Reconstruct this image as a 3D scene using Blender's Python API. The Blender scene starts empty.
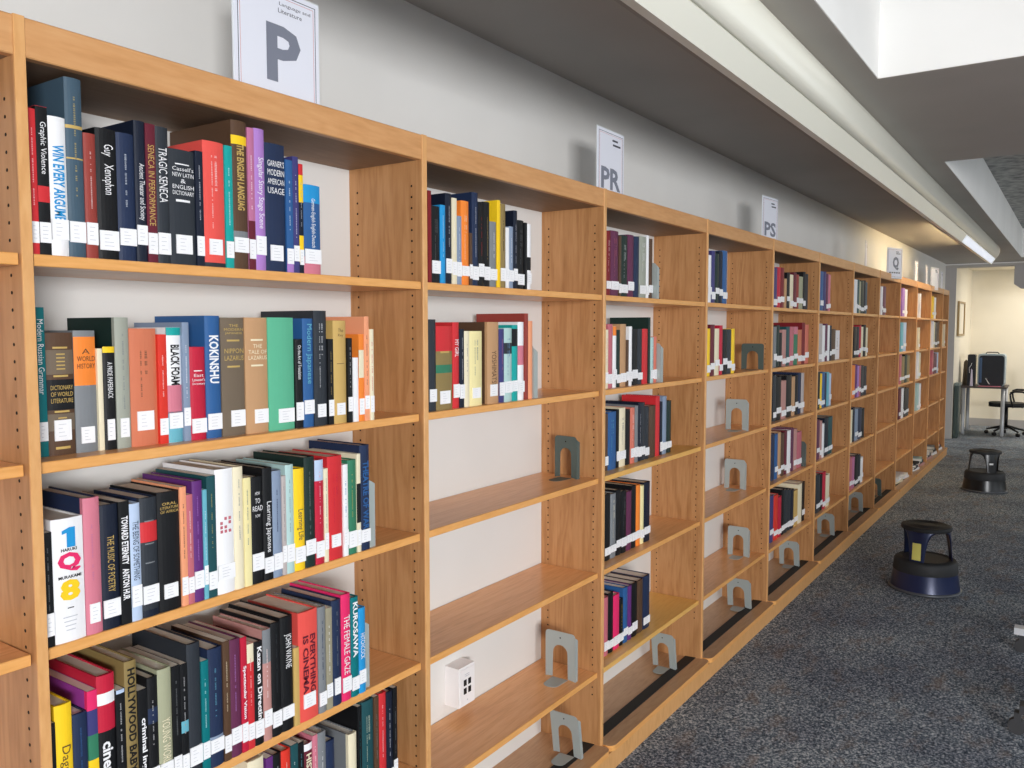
import bpy, bmesh, math, random
from mathutils import Vector, Matrix
PI = math.pi
C = bpy.context.scene.collection
sc = bpy.context.scene
# World: x runs along the shelving, y points into the wall, z up. Front plane of the shelving is y = 0.
WALL = .265          # face of the wall behind the shelves
FZ = -.028           # floor
CEIL = 2.595         # underside of the beams
SZ = {1: 1.7485, 2: 1.4007, 3: 1.0793, 4: .7263, 5: .349}   # tops of the shelves
PT = .0182           # thickness of an upright

# ------------------------------------------------------------------ materials
def lin(c):
    c = c / 255.0
    return c / 12.92 if c <= .04045 else ((c + .055) / 1.055) ** 2.4
def rgb(c): return (lin(c[0]), lin(c[1]), lin(c[2]), 1)
MATS = {}
def mat(name, col, rough=.6, metal=0., spec=.4, emit=None, es=0, build=None):
    if name in MATS: return MATS[name]
    m = bpy.data.materials.new(name); m.use_nodes = True
    nt = m.node_tree; b = nt.nodes['Principled BSDF']
    b.inputs['Base Color'].default_value = rgb(col)
    b.inputs['Roughness'].default_value = rough
    b.inputs['Metallic'].default_value = metal
    b.inputs['Specular IOR Level'].default_value = spec
    if emit:
        b.inputs['Emission Color'].default_value = rgb(emit); b.inputs['Emission Strength'].default_value = es
    if build: build(nt, b)
    MATS[name] = m
    return m
def node(nt, t, **k):
    n = nt.nodes.new(t)
    for a, v in k.items():
        if a.startswith('i_'): n.inputs[a[2:].replace('_', ' ')].default_value = v
        else: setattr(n, a, v)
    return n
def ramp(nt, stops):
    r = nt.nodes.new('ShaderNodeValToRGB'); e = r.color_ramp.elements
    while len(e) < len(stops): e.new(.5)
    for k, (p, c) in enumerate(stops): e[k].position = p; e[k].color = rgb(c)
    return r
def wood(name, base, dark, light, scale, rough=.42, cath=.35):
    def bld(nt, b):
        L = nt.links
        g = node(nt, 'ShaderNodeNewGeometry')
        oi = node(nt, 'ShaderNodeObjectInfo')
        mp = node(nt, 'ShaderNodeMapping'); mp.inputs['Scale'].default_value = scale
        ad = node(nt, 'ShaderNodeVectorMath', operation='ADD')
        L.new(g.outputs['Position'], mp.inputs['Vector'])
        mul = node(nt, 'ShaderNodeMath', operation='MULTIPLY'); mul.inputs[1].default_value = 37.
        L.new(oi.outputs['Random'], mul.inputs[0])
        L.new(mp.outputs['Vector'], ad.inputs[0]); L.new(mul.outputs[0], ad.inputs[1])
        n1 = node(nt, 'ShaderNodeTexNoise'); n1.inputs['Scale'].default_value = 1.; n1.inputs['Detail'].default_value = 5; n1.inputs['Distortion'].default_value = .6
        n2 = node(nt, 'ShaderNodeTexNoise'); n2.inputs['Scale'].default_value = 9.; n2.inputs['Detail'].default_value = 4
        L.new(ad.outputs[0], n1.inputs['Vector']); L.new(ad.outputs[0], n2.inputs['Vector'])
        # cathedral rings: sine of the low noise
        ms = node(nt, 'ShaderNodeMath', operation='MULTIPLY'); ms.inputs[1].default_value = 42.
        si = node(nt, 'ShaderNodeMath', operation='SINE')
        L.new(n1.outputs['Fac'], ms.inputs[0]); L.new(ms.outputs[0], si.inputs[0])
        s2 = node(nt, 'ShaderNodeMath', operation='MULTIPLY_ADD'); s2.inputs[1].default_value = .5 * cath; s2.inputs[2].default_value = .5
        L.new(si.outputs[0], s2.inputs[0])
        mx = node(nt, 'ShaderNodeMath', operation='MULTIPLY_ADD'); mx.inputs[1].default_value = .55
        L.new(n2.outputs['Fac'], mx.inputs[0]); 
        hs = node(nt, 'ShaderNodeMath', operation='MULTIPLY'); hs.inputs[1].default_value = .45
        L.new(s2.outputs[0], hs.inputs[0]); L.new(hs.outputs[0], mx.inputs[2])
        r = ramp(nt, [(.25, dark), (.5, base), (.78, light)])
        L.new(mx.outputs[0], r.inputs[0])
        L.new(r.outputs['Color'], b.inputs['Base Color'])
    return mat(name, base, rough, spec=.35, build=bld)
W_SIDE = wood('oak_side', (180, 130, 84), (160, 111, 67), (194, 145, 98), (11, 11, 1.1), cath=.45)
W_EDGE = wood('oak_front_edge', (216, 162, 104), (200, 145, 88), (226, 176, 120), (10, 10, 2.5), cath=.15)
W_LIP = wood('oak_lipping', (226, 164, 94), (212, 148, 78), (236, 178, 112), (2, 14, 14), cath=.15)
W_HEAD = wood('oak_header', (206, 152, 100), (190, 136, 84), (216, 166, 116), (1.6, 9, 10), cath=.2)
W_TOP = wood('oak_shelf_top', (230, 168, 112), (212, 149, 94), (238, 184, 130), (1.4, 18, 18), rough=.3, cath=.35)
W_GOLD = wood('golden_oak_shelf', (230, 178, 98), (218, 164, 82), (238, 192, 114), (2, 18, 18), rough=.32, cath=.25)
W_BASE = wood('oak_base_board', (196, 154, 116), (178, 137, 100), (206, 168, 130), (2, 16, 16), rough=.38, cath=.3)
W_SHADED = wood('shaded_top_panel', (138, 110, 86), (124, 98, 76), (150, 122, 98), (1.6, 14, 14), rough=.6, cath=.2)  # darker, greyer oak: shade under the top put into the colour
M_HOLE = mat('peg_hole_dark', (28, 18, 12), .9)
def wall_paint(name, c, k=4):
    def bld(nt, b):
        L = nt.links
        g = node(nt, 'ShaderNodeNewGeometry')
        n = node(nt, 'ShaderNodeTexNoise'); n.inputs['Scale'].default_value = 1.7; n.inputs['Detail'].default_value = 3
        L.new(g.outputs['Position'], n.inputs['Vector'])
        r = ramp(nt, [(.3, tuple(v - k for v in c)), (.7, tuple(min(255, v + k) for v in c))])
        L.new(n.outputs['Fac'], r.inputs[0]); L.new(r.outputs['Color'], b.inputs['Base Color'])
        n2 = node(nt, 'ShaderNodeTexNoise'); n2.inputs['Scale'].default_value = 180
        L.new(g.outputs['Position'], n2.inputs['Vector'])
        bp = node(nt, 'ShaderNodeBump'); bp.inputs['Strength'].default_value = .06; bp.inputs['Distance'].default_value = .002
        L.new(n2.outputs['Fac'], bp.inputs['Height']); L.new(bp.outputs['Normal'], b.inputs['Normal'])
    return mat(name, c, .75, spec=.25, build=bld)
M_WALL = wall_paint('wall_paint', (220, 218, 214))
M_CREAM = wall_paint('cream_wall_paint', (238, 230, 212))
M_GREY = wall_paint('grey_column_paint', (176, 172, 170))
M_CEIL = wall_paint('ceiling_paint', (176, 171, 165))
M_WHITE = wall_paint('coffer_white_paint', (240, 239, 236))
def conc(nt, b):
    L = nt.links; g = node(nt, 'ShaderNodeNewGeometry')
    n = node(nt, 'ShaderNodeTexNoise'); n.inputs['Scale'].default_value = 14; n.inputs['Detail'].default_value = 8
    L.new(g.outputs['Position'], n.inputs['Vector'])
    r = ramp(nt, [(.3, (120, 122, 120)), (.7, (190, 190, 186))]); L.new(n.outputs['Fac'], r.inputs[0]); L.new(r.outputs['Color'], b.inputs['Base Color'])
M_CONC = mat('board_marked_concrete', (120, 120, 116), .85, build=conc)
def carpet(nt, b):
    L = nt.links; g = node(nt, 'ShaderNodeNewGeometry')
    n = node(nt, 'ShaderNodeTexNoise'); n.inputs['Scale'].default_value = 95; n.inputs['Detail'].default_value = 4; n.inputs['Roughness'].default_value = .75
    L.new(g.outputs['Position'], n.inputs['Vector'])
    r = ramp(nt, [(.36, (48, 56, 66)), (.46, (100, 112, 124)), (.53, (138, 148, 158)), (.64, (232, 236, 238))]); L.new(n.outputs['Fac'], r.inputs[0])
    mp = node(nt, 'ShaderNodeMapping'); mp.inputs['Scale'].default_value = (5, 11, 5); mp.inputs['Rotation'].default_value = (0, 0, .5)
    L.new(g.outputs['Position'], mp.inputs['Vector'])
    n2 = node(nt, 'ShaderNodeTexNoise'); n2.inputs['Scale'].default_value = 1.; n2.inputs['Detail'].default_value = 5; n2.inputs['Roughness'].default_value = .65
    L.new(mp.outputs['Vector'], n2.inputs['Vector'])
    r2 = node(nt, 'ShaderNodeValToRGB'); r2.color_ramp.elements[0].position = .53; r2.color_ramp.elements[1].position = .68
    r2.color_ramp.elements[1].color = (.42, .42, .42, 1)
    L.new(n2.outputs['Fac'], r2.inputs[0])
    mx = node(nt, 'ShaderNodeMixRGB'); mx.inputs['Color2'].default_value = rgb((150, 126, 104))
    L.new(r2.outputs['Color'], mx.inputs['Fac']); L.new(r.outputs['Color'], mx.inputs['Color1'])
    n3 = node(nt, 'ShaderNodeTexNoise'); n3.inputs['Scale'].default_value = 2.2; n3.inputs['Detail'].default_value = 2
    L.new(g.outputs['Position'], n3.inputs['Vector'])
    r3 = ramp(nt, [(.35, (215, 215, 222)), (.65, (255, 255, 255))]); L.new(n3.outputs['Fac'], r3.inputs[0])
    m2 = node(nt, 'ShaderNodeMixRGB', blend_type='MULTIPLY'); m2.inputs['Fac'].default_value = 1
    L.new(mx.outputs['Color'], m2.inputs['Color1']); L.new(r3.outputs['Color'], m2.inputs['Color2'])
    L.new(m2.outputs['Color'], b.inputs['Base Color'])
    bp = node(nt, 'ShaderNodeBump'); bp.inputs['Strength'].default_value = .5; bp.inputs['Distance'].default_value = .004
    L.new(n.outputs['Fac'], bp.inputs['Height']); L.new(bp.outputs['Normal'], b.inputs['Normal'])
M_CARPET = mat('blue_grey_carpet', (70, 78, 88), .95, spec=.1, build=carpet)

PAL = {'white': (238, 238, 240), 'cream': (232, 222, 192), 'pale yellow': (236, 224, 166), 'yellow': (246, 204, 34), 'mustard': (200, 166, 98), 'gold': (196, 166, 96),
 'orange': (240, 134, 50), 'peach': (236, 158, 118), 'terracotta': (205, 118, 86), 'salmon': (212, 118, 100), 'scarlet': (216, 54, 40), 'red': (204, 46, 52),
 'coral red': (228, 84, 76), 'crimson': (190, 30, 58), 'dark red': (122, 26, 34), 'brick red': (148, 60, 52), 'maroon': (100, 30, 46), 'rose': (190, 104, 116),
 'pink': (206, 120, 138), 'hot pink': (226, 44, 104), 'dusty pink': (188, 138, 132), 'mauve': (186, 112, 150), 'lilac': (170, 124, 196), 'purple': (96, 44, 116),
 'plum': (98, 44, 76), 'indigo': (62, 60, 116), 'navy': (32, 46, 76), 'dark navy': (20, 28, 46), 'blue': (44, 92, 148), 'azure': (34, 146, 208), 'slate blue': (66, 88, 104),
 'pale blue': (184, 202, 228), 'blue grey': (132, 148, 172), 'aqua': (104, 176, 194), 'pale aqua': (176, 206, 204), 'turquoise': (20, 160, 156), 'teal': (0, 112, 118),
 'dark teal': (30, 76, 82), 'green': (52, 122, 92), 'dark green': (26, 46, 42), 'sage': (164, 166, 138), 'sage grey': (158, 162, 150), 'olive': (140, 120, 74), 'khaki': (152, 146, 124),
 'brown': (86, 62, 45), 'tan': (190, 148, 108), 'taupe': (112, 98, 82), 'grey': (124, 128, 132), 'pinkish grey': (186, 176, 174), 'charcoal': (44, 49, 56), 'mint green': (92, 178, 142), 'black': (17, 18, 21),
 'rainbow': (150, 60, 150)}
def mixed(a, b):
    n = 'lettering_' + (a + '_on_' + b).replace(' ', '_')
    return mat(n, tuple(int(.62 * x + .38 * y) for x, y in zip(PAL[a], PAL[b])), .6)
def cm(name): return mat('book_' + name.replace(' ', '_'), PAL[name], .5, spec=.3)
M_PAGE = mat('book_pages', (240, 234, 222), .85)
M_LABEL = mat('call_number_paper', (242, 242, 244), .6)
M_INK = mat('faint_ink', (190, 192, 200), .7)

# ------------------------------------------------------------------ mesh helpers
class MB:
    def __init__(s): s.v = []; s.f = []; s.m = []; s.mats = []; s.sm = []
    def mi(s, m):
        if m not in s.mats: s.mats.append(m)
        return s.mats.index(m)
    def poly(s, vs, fs, m, smooth=False):
        o = len(s.v); s.v += [tuple(v) for v in vs]; k = s.mi(m)
        for f in fs: s.f.append([o + i for i in f]); s.m.append(k); s.sm.append(smooth)
    def box(s, x0, x1, y0, y1, z0, z1, m):
        vs = [(x, y, z) for x in (x0, x1) for y in (y0, y1) for z in (z0, z1)]
        s.poly(vs, [(0, 1, 3, 2), (4, 6, 7, 5), (0, 4, 5, 1), (2, 3, 7, 6), (0, 2, 6, 4), (1, 5, 7, 3)], m)
    def bev(s, x0, x1, y0, y1, z0, z1, m, r=.002):
        # box with its long edges along x chamfered at the front (y0)
        P = [(y1, z0), (y1, z1), (y0 + r, z1), (y0, z1 - r), (y0, z0 + r), (y0 + r, z0)]
        s.prism_x(P, x0, x1, m)
    def prism_x(s, P, x0, x1, m, smooth=False):
        n = len(P); vs = [(x0, y, z) for y, z in P] + [(x1, y, z) for y, z in P]
        s.poly(vs, [tuple(range(n))[::-1], tuple(range(n, 2 * n))], m)
        s.poly(vs, [(i, (i + 1) % n, n + (i + 1) % n, n + i) for i in range(n)], m, smooth)
    def prism_z(s, P, z0, z1, m, smooth=False):
        n = len(P); vs = [(x, y, z0) for x, y in P] + [(x, y, z1) for x, y in P]
        s.poly(vs, [tuple(range(n))[::-1], tuple(range(n, 2 * n))], m)
        s.poly(vs, [(i, (i + 1) % n, n + (i + 1) % n, n + i) for i in range(n)], m, smooth)
    def prism_y(s, P, y0, y1, m):
        n = len(P); vs = [(x, y0, z) for x, z in P] + [(x, y1, z) for x, z in P]
        s.poly(vs, [tuple(range(n)), tuple(range(n, 2 * n))[::-1]], m)
        s.poly(vs, [(i, n + i, n + (i + 1) % n, (i + 1) % n) for i in range(n)], m)
    def lathe(s, P, m, n=48, a0=0, a1=2 * PI, cx=0, cy=0, smooth=True):
        full = abs(a1 - a0 - 2 * PI) < 1e-6; k = n if full else n + 1
        vs = []
        for i in range(k):
            a = a0 + (a1 - a0) * i / n
            for r, z in P: vs.append((cx + r * math.cos(a), cy + r * math.sin(a), z))
        q = len(P); fs = []
        for i in range(n):
            j = (i + 1) % k
            for t in range(q - 1): fs.append((i * q + t, j * q + t, j * q + t + 1, i * q + t + 1))
        s.poly(vs, fs, m, smooth)
    def tube(s, pts, r, m, n=10, cap=True):
        pts = [Vector(p) for p in pts]; rs = r if isinstance(r, (list, tuple)) else [r] * len(pts)
        vs = []; up = None
        for i, p in enumerate(pts):
            d = (pts[min(i + 1, len(pts) - 1)] - pts[max(i - 1, 0)]).normalized()
            if up is None: up = d.cross(Vector((0, 0, 1)) if abs(d.z) < .9 else Vector((1, 0, 0))).normalized()
            up = (up - d * up.dot(d)).normalized(); w = d.cross(up)
            for k in range(n):
                a = 2 * PI * k / n; vs.append(p + (up * math.cos(a) + w * math.sin(a)) * rs[i])
        fs = []
        for i in range(len(pts) - 1):
            for k in range(n): fs.append((i * n + k, i * n + (k + 1) % n, (i + 1) * n + (k + 1) % n, (i + 1) * n + k))
        s.poly(vs, fs, m, True)
        if cap:
            o = len(pts) - 1
            s.poly([vs[k] for k in range(n)], [tuple(range(n))[::-1]], m); s.poly([vs[o * n + k] for k in range(n)], [tuple(range(n))], m)
    def build(s, name, parent=None, loc=None, rot=None, kind=None, recalc=True):
        me = bpy.data.meshes.new(name); me.from_pydata(s.v, [], s.f)
        for m in s.mats: me.materials.append(m)
        me.polygons.foreach_set('material_index', s.m); me.polygons.foreach_set('use_smooth', s.sm)
        if recalc:
            bm = bmesh.new(); bm.from_mesh(me); bmesh.ops.remove_doubles(bm, verts=bm.verts, dist=1e-6)
            bmesh.ops.recalc_face_normals(bm, faces=bm.faces); bm.to_mesh(me); bm.free()
        me.update()
        o = bpy.data.objects.new(name, me); C.objects.link(o)
        if parent: o.parent = parent
        if loc: o.location = loc
        if rot: o.rotation_euler = rot
        if kind: o['kind'] = kind
        return o
def thing(name, label, cat, loc=(0, 0, 0), rz=0, group=None):
    o = bpy.data.objects.new(name, None); C.objects.link(o); o.empty_display_size = .05
    o.location = loc; o.rotation_euler = (0, 0, rz); o['label'] = label; o['category'] = cat
    if group: o['group'] = group
    return o
def tag(o, label, cat, group=None):
    o['label'] = label; o['category'] = cat
    if group: o['group'] = group
    return o
TXT = {}
ONE = ([Vector(p + (0,)) for p in ((.32, 0), (.72, 0), (.72, 1), (.44, 1), (.1, .86), (.1, .68), (.32, .74))], [(0, 1, 2, 3, 4, 5, 6)], .1, .72, 0, 1)
def text_mesh(s, bold=False, align='CENTER'):
    if s == '1': return ONE
    k = (s, bold, align)
    if k in TXT: return TXT[k]
    cu = bpy.data.curves.new('letters', 'FONT'); cu.body = s; cu.size = 1; cu.resolution_u = 2; cu.align_x = align; cu.space_line = .85
    if bold: cu.offset = .03 if len(s) > 1 else (.05 if s in 'Q8' else .028)
    o = bpy.data.objects.new('letters', cu); C.objects.link(o)
    bpy.context.view_layer.update()
    me = bpy.data.meshes.new_from_object(o.evaluated_get(bpy.context.evaluated_depsgraph_get()))
    vs = [v.co.copy() for v in me.vertices]; fs = [tuple(p.vertices) for p in me.polygons]
    bpy.data.objects.remove(o); bpy.data.curves.remove(cu)
    xs = [v.x for v in vs]; ys = [v.y for v in vs]
    TXT[k] = (vs, fs, min(xs), max(xs), min(ys), max(ys)); return TXT[k]
def put_text(mb, s, m, x0, x1, z0, z1, y, vert=False, bold=False, keep=False, align='CENTER'):
    """letters filling the rectangle x0..x1, z0..z1 on the plane y, facing -y; vert: read downwards"""
    vs, fs, a, b, c, d = text_mesh(s, bold, align)
    W, H = (b - a) or 1, (d - c) or 1
    if vert: sx, sy = (z1 - z0) / W, (x1 - x0) / H
    else: sx, sy = (x1 - x0) / W, (z1 - z0) / H
    if keep: sx = sy = min(sx, sy)
    else:
        sy = min(sy, sx * 1.9); sx = min(sx, sy * 1.6)
    out = []
    for v in vs:
        u, w = (v.x - (a + b) / 2) * sx, (v.y - (c + d) / 2) * sy
        if align == 'TOP': pass
        if vert: out.append(((x0 + x1) / 2 + w, y, (z0 + z1) / 2 - u + ((z1 - z0) - W * sx) / 2 * 1))
        else: out.append(((x0 + x1) / 2 + u, y, (z0 + z1) / 2 + w))
    mb.poly(out, fs, m)

BOOKS = {
 (0, 1): [
  (0.0164, 0.0298, 0.2398, 0.02, 'red', 's=white'),
  (0.0303, 0.0495, 0.2457, 0.02, 'black', 'V=Graphic Violence;tc=white;tf=.9,.55;b=.36,.47,red;top=red'),
  (0.05, 0.08, 0.2344, 0.02, 'white', 'V=WIN EVERY ARGUMENT;tc=azure;B=1;tf=.8,.18;d=white book titled Win Every Argument'),
  (0.0805, 0.1098, 0.3056, 0.02, 'slate blue', 'b=.72,.74,gold;b=.55,.56,gold;s=gold;d=tall worn slate blue book with faded gilding;sz=tall'),
  (0.1105, 0.1315, 0.2176, 0.02, 'brick red', 's=white;pg=left'),
  (0.1327, 0.1707, 0.2316, 0.02, 'black', 'V=Guy    Xenophon;tc=white;tf=.88,.5'),
  (0.1711, 0.2047, 0.2303, 0.02, 'navy', 's=white'),
  (0.2051, 0.2265, 0.2582, 0.02, 'dark navy', 'V=Ancient Theater and Society;tc=white;tf=.7,.3'),
  (0.2269, 0.2467, 0.257, 0.02, 'maroon', 'V=SENECA IN PERFORMANCE;tc=gold;tf=.85,.27;d=maroon book titled Seneca in Performance'),
  (0.2471, 0.2744, 0.2562, 0.02, 'charcoal', 'V=TRAGIC SENECA;tc=white;tf=.85,.45;d=charcoal book titled Tragic Seneca'),
  (0.2749, 0.3309, 0.2206, 0.02, 'charcoal', "H=Cassell's/NEW LATIN/&/ENGLISH/DICTIONARY;tc=white;hf=.86,.6;l=.87,.88,white;l=.55,.57,white;ls=1;d=wide charcoal dictionary with white ruled lines"),
  (0.3314, 0.3485, 0.2252, 0.02, 'dark navy', 's=white'),
  (0.3503, 0.399, 0.2496, 0.02, 'coral red', 's=white;ls=1;b=.0,.04,charcoal'),
  (0.3997, 0.418, 0.2477, 0.02, 'turquoise', 's=white'),
  (0.4185, 0.4562, 0.3032, 0.02, 'brown', 'V=THE ENGLISH LANGUAG;tc=gold;B=1;tf=.84,.4;b=.84,.9,yellow;b=.2,.26,grey;d=brown book titled The English Language'),
  (0.4568, 0.4732, 0.2944, 0.02, 'mauve', 's=white;b=.0,.35,maroon'),
  (0.4737, 0.501, 0.2967, 0.02, 'lilac', 'V=Singular Story Stage Scene;tc=white;tf=.8,.3'),
  (0.5015, 0.5559, 0.2729, 0.02, 'navy', "H=GARNER'S/MODERN/AMERICAN/USAGE;tc=white;hf=.88,.6;ls=1;d=broad navy book of modern American usage"),
  (0.5568, 0.5756, 0.2451, 0.02, 'blue', 's=white;b=0,.1,lilac'),
  (0.5762, 0.5922, 0.2553, 0.02, 'indigo', 's=white'),
  (0.5928, 0.605, 0.2418, 0.02, 'dark navy', 'b=.65,.9,yellow;b=.9,1,red;b=.1,.35,yellow;s=white'),
  (0.6065, 0.6572, 0.2002, 0.02, 'blue', 'V=German-English English-Deutsch;tc=white;tf=.85,.3;b=0,.2,pink;b=.8,1,azure;l2=1;d=blue and pink German to English dictionary'),
 ],
 (0, 2): [
  (0.0436, 0.0597, 0.2624, 0.075, 'teal', 'V=Modern Russian Grammar;tc=white;tf=.92,.42;d=teal book titled Modern Russian Grammar'),
  (0.0602, 0.1078, 0.2183, 0.072, 'brown', 'b=.66,.86,taupe;b=.37,.62,black;b=.2,.34,taupe;l=.87,.885,gold;l=.64,.655,gold;l=.35,.365,gold;l=.82,.83,gold;l=.79,.80,gold;l=.76,.77,gold;l=.73,.74,gold;l=.70,.71,gold;l=.24,.25,gold;l=.27,.28,gold;l=.30,.31,gold;l=.05,.07,gold;H=DICTIONARY/OF WORLD/LITERATURE;hf=.58,.42;tc=gold;d=brown ornate book with gilt panels;ls=1'),
  (0.1082, 0.1481, 0.2219, 0.07, 'grey', 'b=.55,.95,orange;H=A/WORLD/HISTORY;hf=.86,.68;tc=brown;ls=1;d=grey book with an orange title block'),
  (0.1485, 0.1581, 0.1888, 0.068, 'cream', 'n=1'),
  (0.1585, 0.1809, 0.1922, 0.065, 'black', 'V=A PRIDE PAPERBACK;tc=white;tf=.85,.5;b=.94,1,yellow;ls=1'),
  (0.1813, 0.2084, 0.2462, 0.062, 'sage grey', 's=grey;ls=1;bd=dark green;sz=tall'),
  (0.2088, 0.2638, 0.2257, 0.06, 'terracotta', 's=brown;ls=1;d=faded terracotta cloth book with frayed top'),
  (0.2642, 0.2826, 0.2141, 0.057, 'scarlet', 's=white'),
  (0.283, 0.3139, 0.2278, 0.055, 'white', 'V=BLACK FOAM;tc=black;B=1;tf=.85,.5;b=.25,.5,pink;b=0,.27,aqua;b=.93,1,turquoise;d=white, pink and aqua paperback titled Black Foam'),
  (0.3143, 0.3294, 0.2378, 0.052, 'blue grey', 's=white'),
  (0.3298, 0.3653, 0.1883, 0.05, 'crimson', "H=East/Lawson's/Dictionary;tc=white;hf=.72,.58;l=.74,.75,white"),
  (0.3657, 0.401, 0.2518, 0.048, 'blue', 'V=KOKINSHU;tc=white;B=1;tf=.84,.45;d=blue book titled Kokinshu'),
  (0.4014, 0.459, 0.2484, 0.045, 'taupe', 'H=THE/MODERN/JAPANESE;tc=gold;hf=.95,.85;l=.8,.815,gold;l=.58,.595,gold;H2=NIPPON/LAZARUS;hf2=.75,.63;ls=1;lr=1;d=taupe book with gold rules and lettering'),
  (0.4594, 0.5178, 0.2491, 0.042, 'tan', 'H=THE/TALE OF/LAZARUS;tc=cream;hf=.78,.63;l=.8,.815,cream;l=.58,.595,cream;ls=1;lr=1;d=peach tan book with pale gold rules'),
  (0.5182, 0.5898, 0.2499, 0.04, 'mint green', 'ls=1;lr=1;sz=wide'),
  (0.5902, 0.6117, 0.2019, 0.037, 'black', 'V=On the Art of Translation;tc=white;tf=.93,.55'),
  (0.6121, 0.6426, 0.2485, 0.035, 'blue', 'V=Modern Japanese;tc=aqua;tf=.95,.4'),
  (0.643, 0.6822, 0.2669, 0.032, 'charcoal', 's=white;ls=1;sz=tall'),
  (0.6826, 0.6989, 0.2012, 0.03, 'black', 's=gold'),
  (0.6993, 0.7404, 0.2447, 0.028, 'mustard', 'H=The/Key;tc=brown;hf=.93,.83;ls=1;l=.58,.585,brown'),
  (0.7408, 0.7553, 0.2029, 0.025, 'black', 's=white'),
  (0.7557, 0.7724, 0.1557, 0.022, 'white', 'n=1'),
  (0.7728, 0.7898, 0.2121, 0.02, 'orange', 'b=.5,.82,cream'),
  (0.7902, 0.806, 0.2549, 0.018, 'peach', 's=brown;sz=tall'),
  (0.8064, 0.8189, 0.2242, 0.015, 'cream', 's=red'),
 ],
 (0, 3): [
  (0.0158, 0.0311, 0.1997, 0.02, 'black', 's=grey'),
  (0.0318, 0.0868, 0.2185, 0.02, 'white', 'odq=1;d=thick white book marked 1 Q 8 in blue, pink and yellow;n=1'),
  (0.0879, 0.1174, 0.2469, 0.02, 'pink', 'bd=navy;s=mauve;ls=1'),
  (0.1178, 0.1517, 0.229, 0.02, 'dark navy', 'V=THE MUSIC OF POETRY;tc=gold;tf=.75,.3'),
  (0.1521, 0.1727, 0.2297, 0.02, 'black', 'V=TOWARD ETERNITY   ANTON HUR;tc=white;B=1;tf=.88,.2;n=1;d=black paperback titled Toward Eternity'),
  (0.1731, 0.1942, 0.2223, 0.02, 'pale blue', 'V=THE BEING OF SOMETHING;tc=navy;tf=.85,.35'),
  (0.195, 0.2295, 0.2286, 0.02, 'charcoal', 'b=.63,.8,red;l=.8,.81,grey;l=.61,.62,grey;l=.45,.46,grey;b=0,.06,dark navy;bd=navy;d=charcoal ribbed book with a red band'),
  (0.2307, 0.2777, 0.2329, 0.02, 'black', 'H=ORAL/LITERATURE/OF AFRICA;tc=gold;hf=.92,.82;ls=1;d=big black book of oral literature with gold title'),
  (0.2781, 0.2921, 0.2374, 0.02, 'peach', 's=brown'),
  (0.2925, 0.306, 0.2199, 0.02, 'rose', 's=white'),
  (0.3064, 0.3289, 0.2444, 0.02, 'purple', 's=lilac'),
  (0.3293, 0.3386, 0.2241, 0.02, 'aqua', 's=white'),
  (0.3391, 0.3594, 0.2499, 0.02, 'dark teal', 's=gold'),
  (0.3604, 0.4038, 0.2596, 0.02, 'white', 'ck=1;d=thick white book with pink characters'),
  (0.4043, 0.4277, 0.2591, 0.02, 'cream', 's=grey;n=1'),
  (0.4285, 0.4465, 0.2328, 0.02, 'pale yellow', 's=grey;n=1'),
  (0.447, 0.4787, 0.2313, 0.02, 'black', 'H=HOW/TO/READ/NOW;tc=white;hf=.88,.6;d=black book titled How to Read Now'),
  (0.4792, 0.5041, 0.2467, 0.02, 'black', 'V=Learning Japanese;tc=white;tf=.7,.25'),
  (0.5047, 0.529, 0.2366, 0.02, 'blue grey', 's=navy'),
  (0.5296, 0.5409, 0.2229, 0.02, 'pinkish grey', 's=grey'),
  (0.5414, 0.5638, 0.2451, 0.02, 'pale aqua', 's=grey'),
  (0.5643, 0.5954, 0.2324, 0.02, 'yellow', 'V=Learning Life;tc=navy;tf=.6,.3'),
  (0.596, 0.6268, 0.2548, 0.02, 'dark green', 's=grey'),
  (0.6274, 0.6534, 0.2444, 0.02, 'crimson', 'b=.8,1,pale blue;s=white'),
  (0.654, 0.6663, 0.2214, 0.02, 'cream', 's=grey'),
  (0.6672, 0.7137, 0.2472, 0.02, 'red', 's=crimson;ls=1'),
  (0.715, 0.7303, 0.2224, 0.02, 'white', 's=blue'),
  (0.731, 0.7601, 0.2308, 0.02, 'green', 's=gold'),
  (0.7607, 0.7731, 0.2426, 0.02, 'cream', 'b=.3,.7,black'),
  (0.7738, 0.8061, 0.2616, 0.02, 'navy', 'V=THEATRE OF WAR;tc=blue;B=1;tf=.85,.2;d=navy book titled Theatre of War'),
 ],
 (0, 4): [
  (0.0156, 0.0226, 0.2222, 0.015, 'black', 'n=1'),
  (0.023, 0.0527, 0.2482, 0.015, 'yellow', 'V=Daguerreotype;tc=brown;tf=.7,.1'),
  (0.0535, 0.0792, 0.2212, 0.015, 'navy', 's=blue'),
  (0.0799, 0.098, 0.2541, 0.015, 'rainbow', ''),
  (0.0987, 0.132, 0.2739, 0.015, 'crimson', 'V=cinema 16;tc=white;B=1;tf=.55,.1;b=.8,.88,white;b=.3,.62,black;d=crimson and black book titled Cinema 16'),
  (0.1324, 0.1506, 0.2367, 0.015, 'black', 's=white;l=.97,1,pale blue'),
  (0.1512, 0.1745, 0.2837, 0.015, 'olive', 'V=HOLLYWOOD BABYLON;tc=black;B=1;tf=.95,.1;d=olive gold book titled Hollywood Babylon'),
  (0.1749, 0.195, 0.2208, 0.015, 'black', 'V=criminal ingenue;tc=white;B=1;tf=.75,.1'),
  (0.1954, 0.2168, 0.2371, 0.015, 'black', 'b=.62,.75,navy;s=white'),
  (0.2174, 0.2463, 0.2453, 0.015, 'sage', 'V=YOUNG WORLD;tc=cream;tf=.6,.2'),
  (0.2467, 0.2649, 0.2426, 0.015, 'black', 's=grey'),
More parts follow.
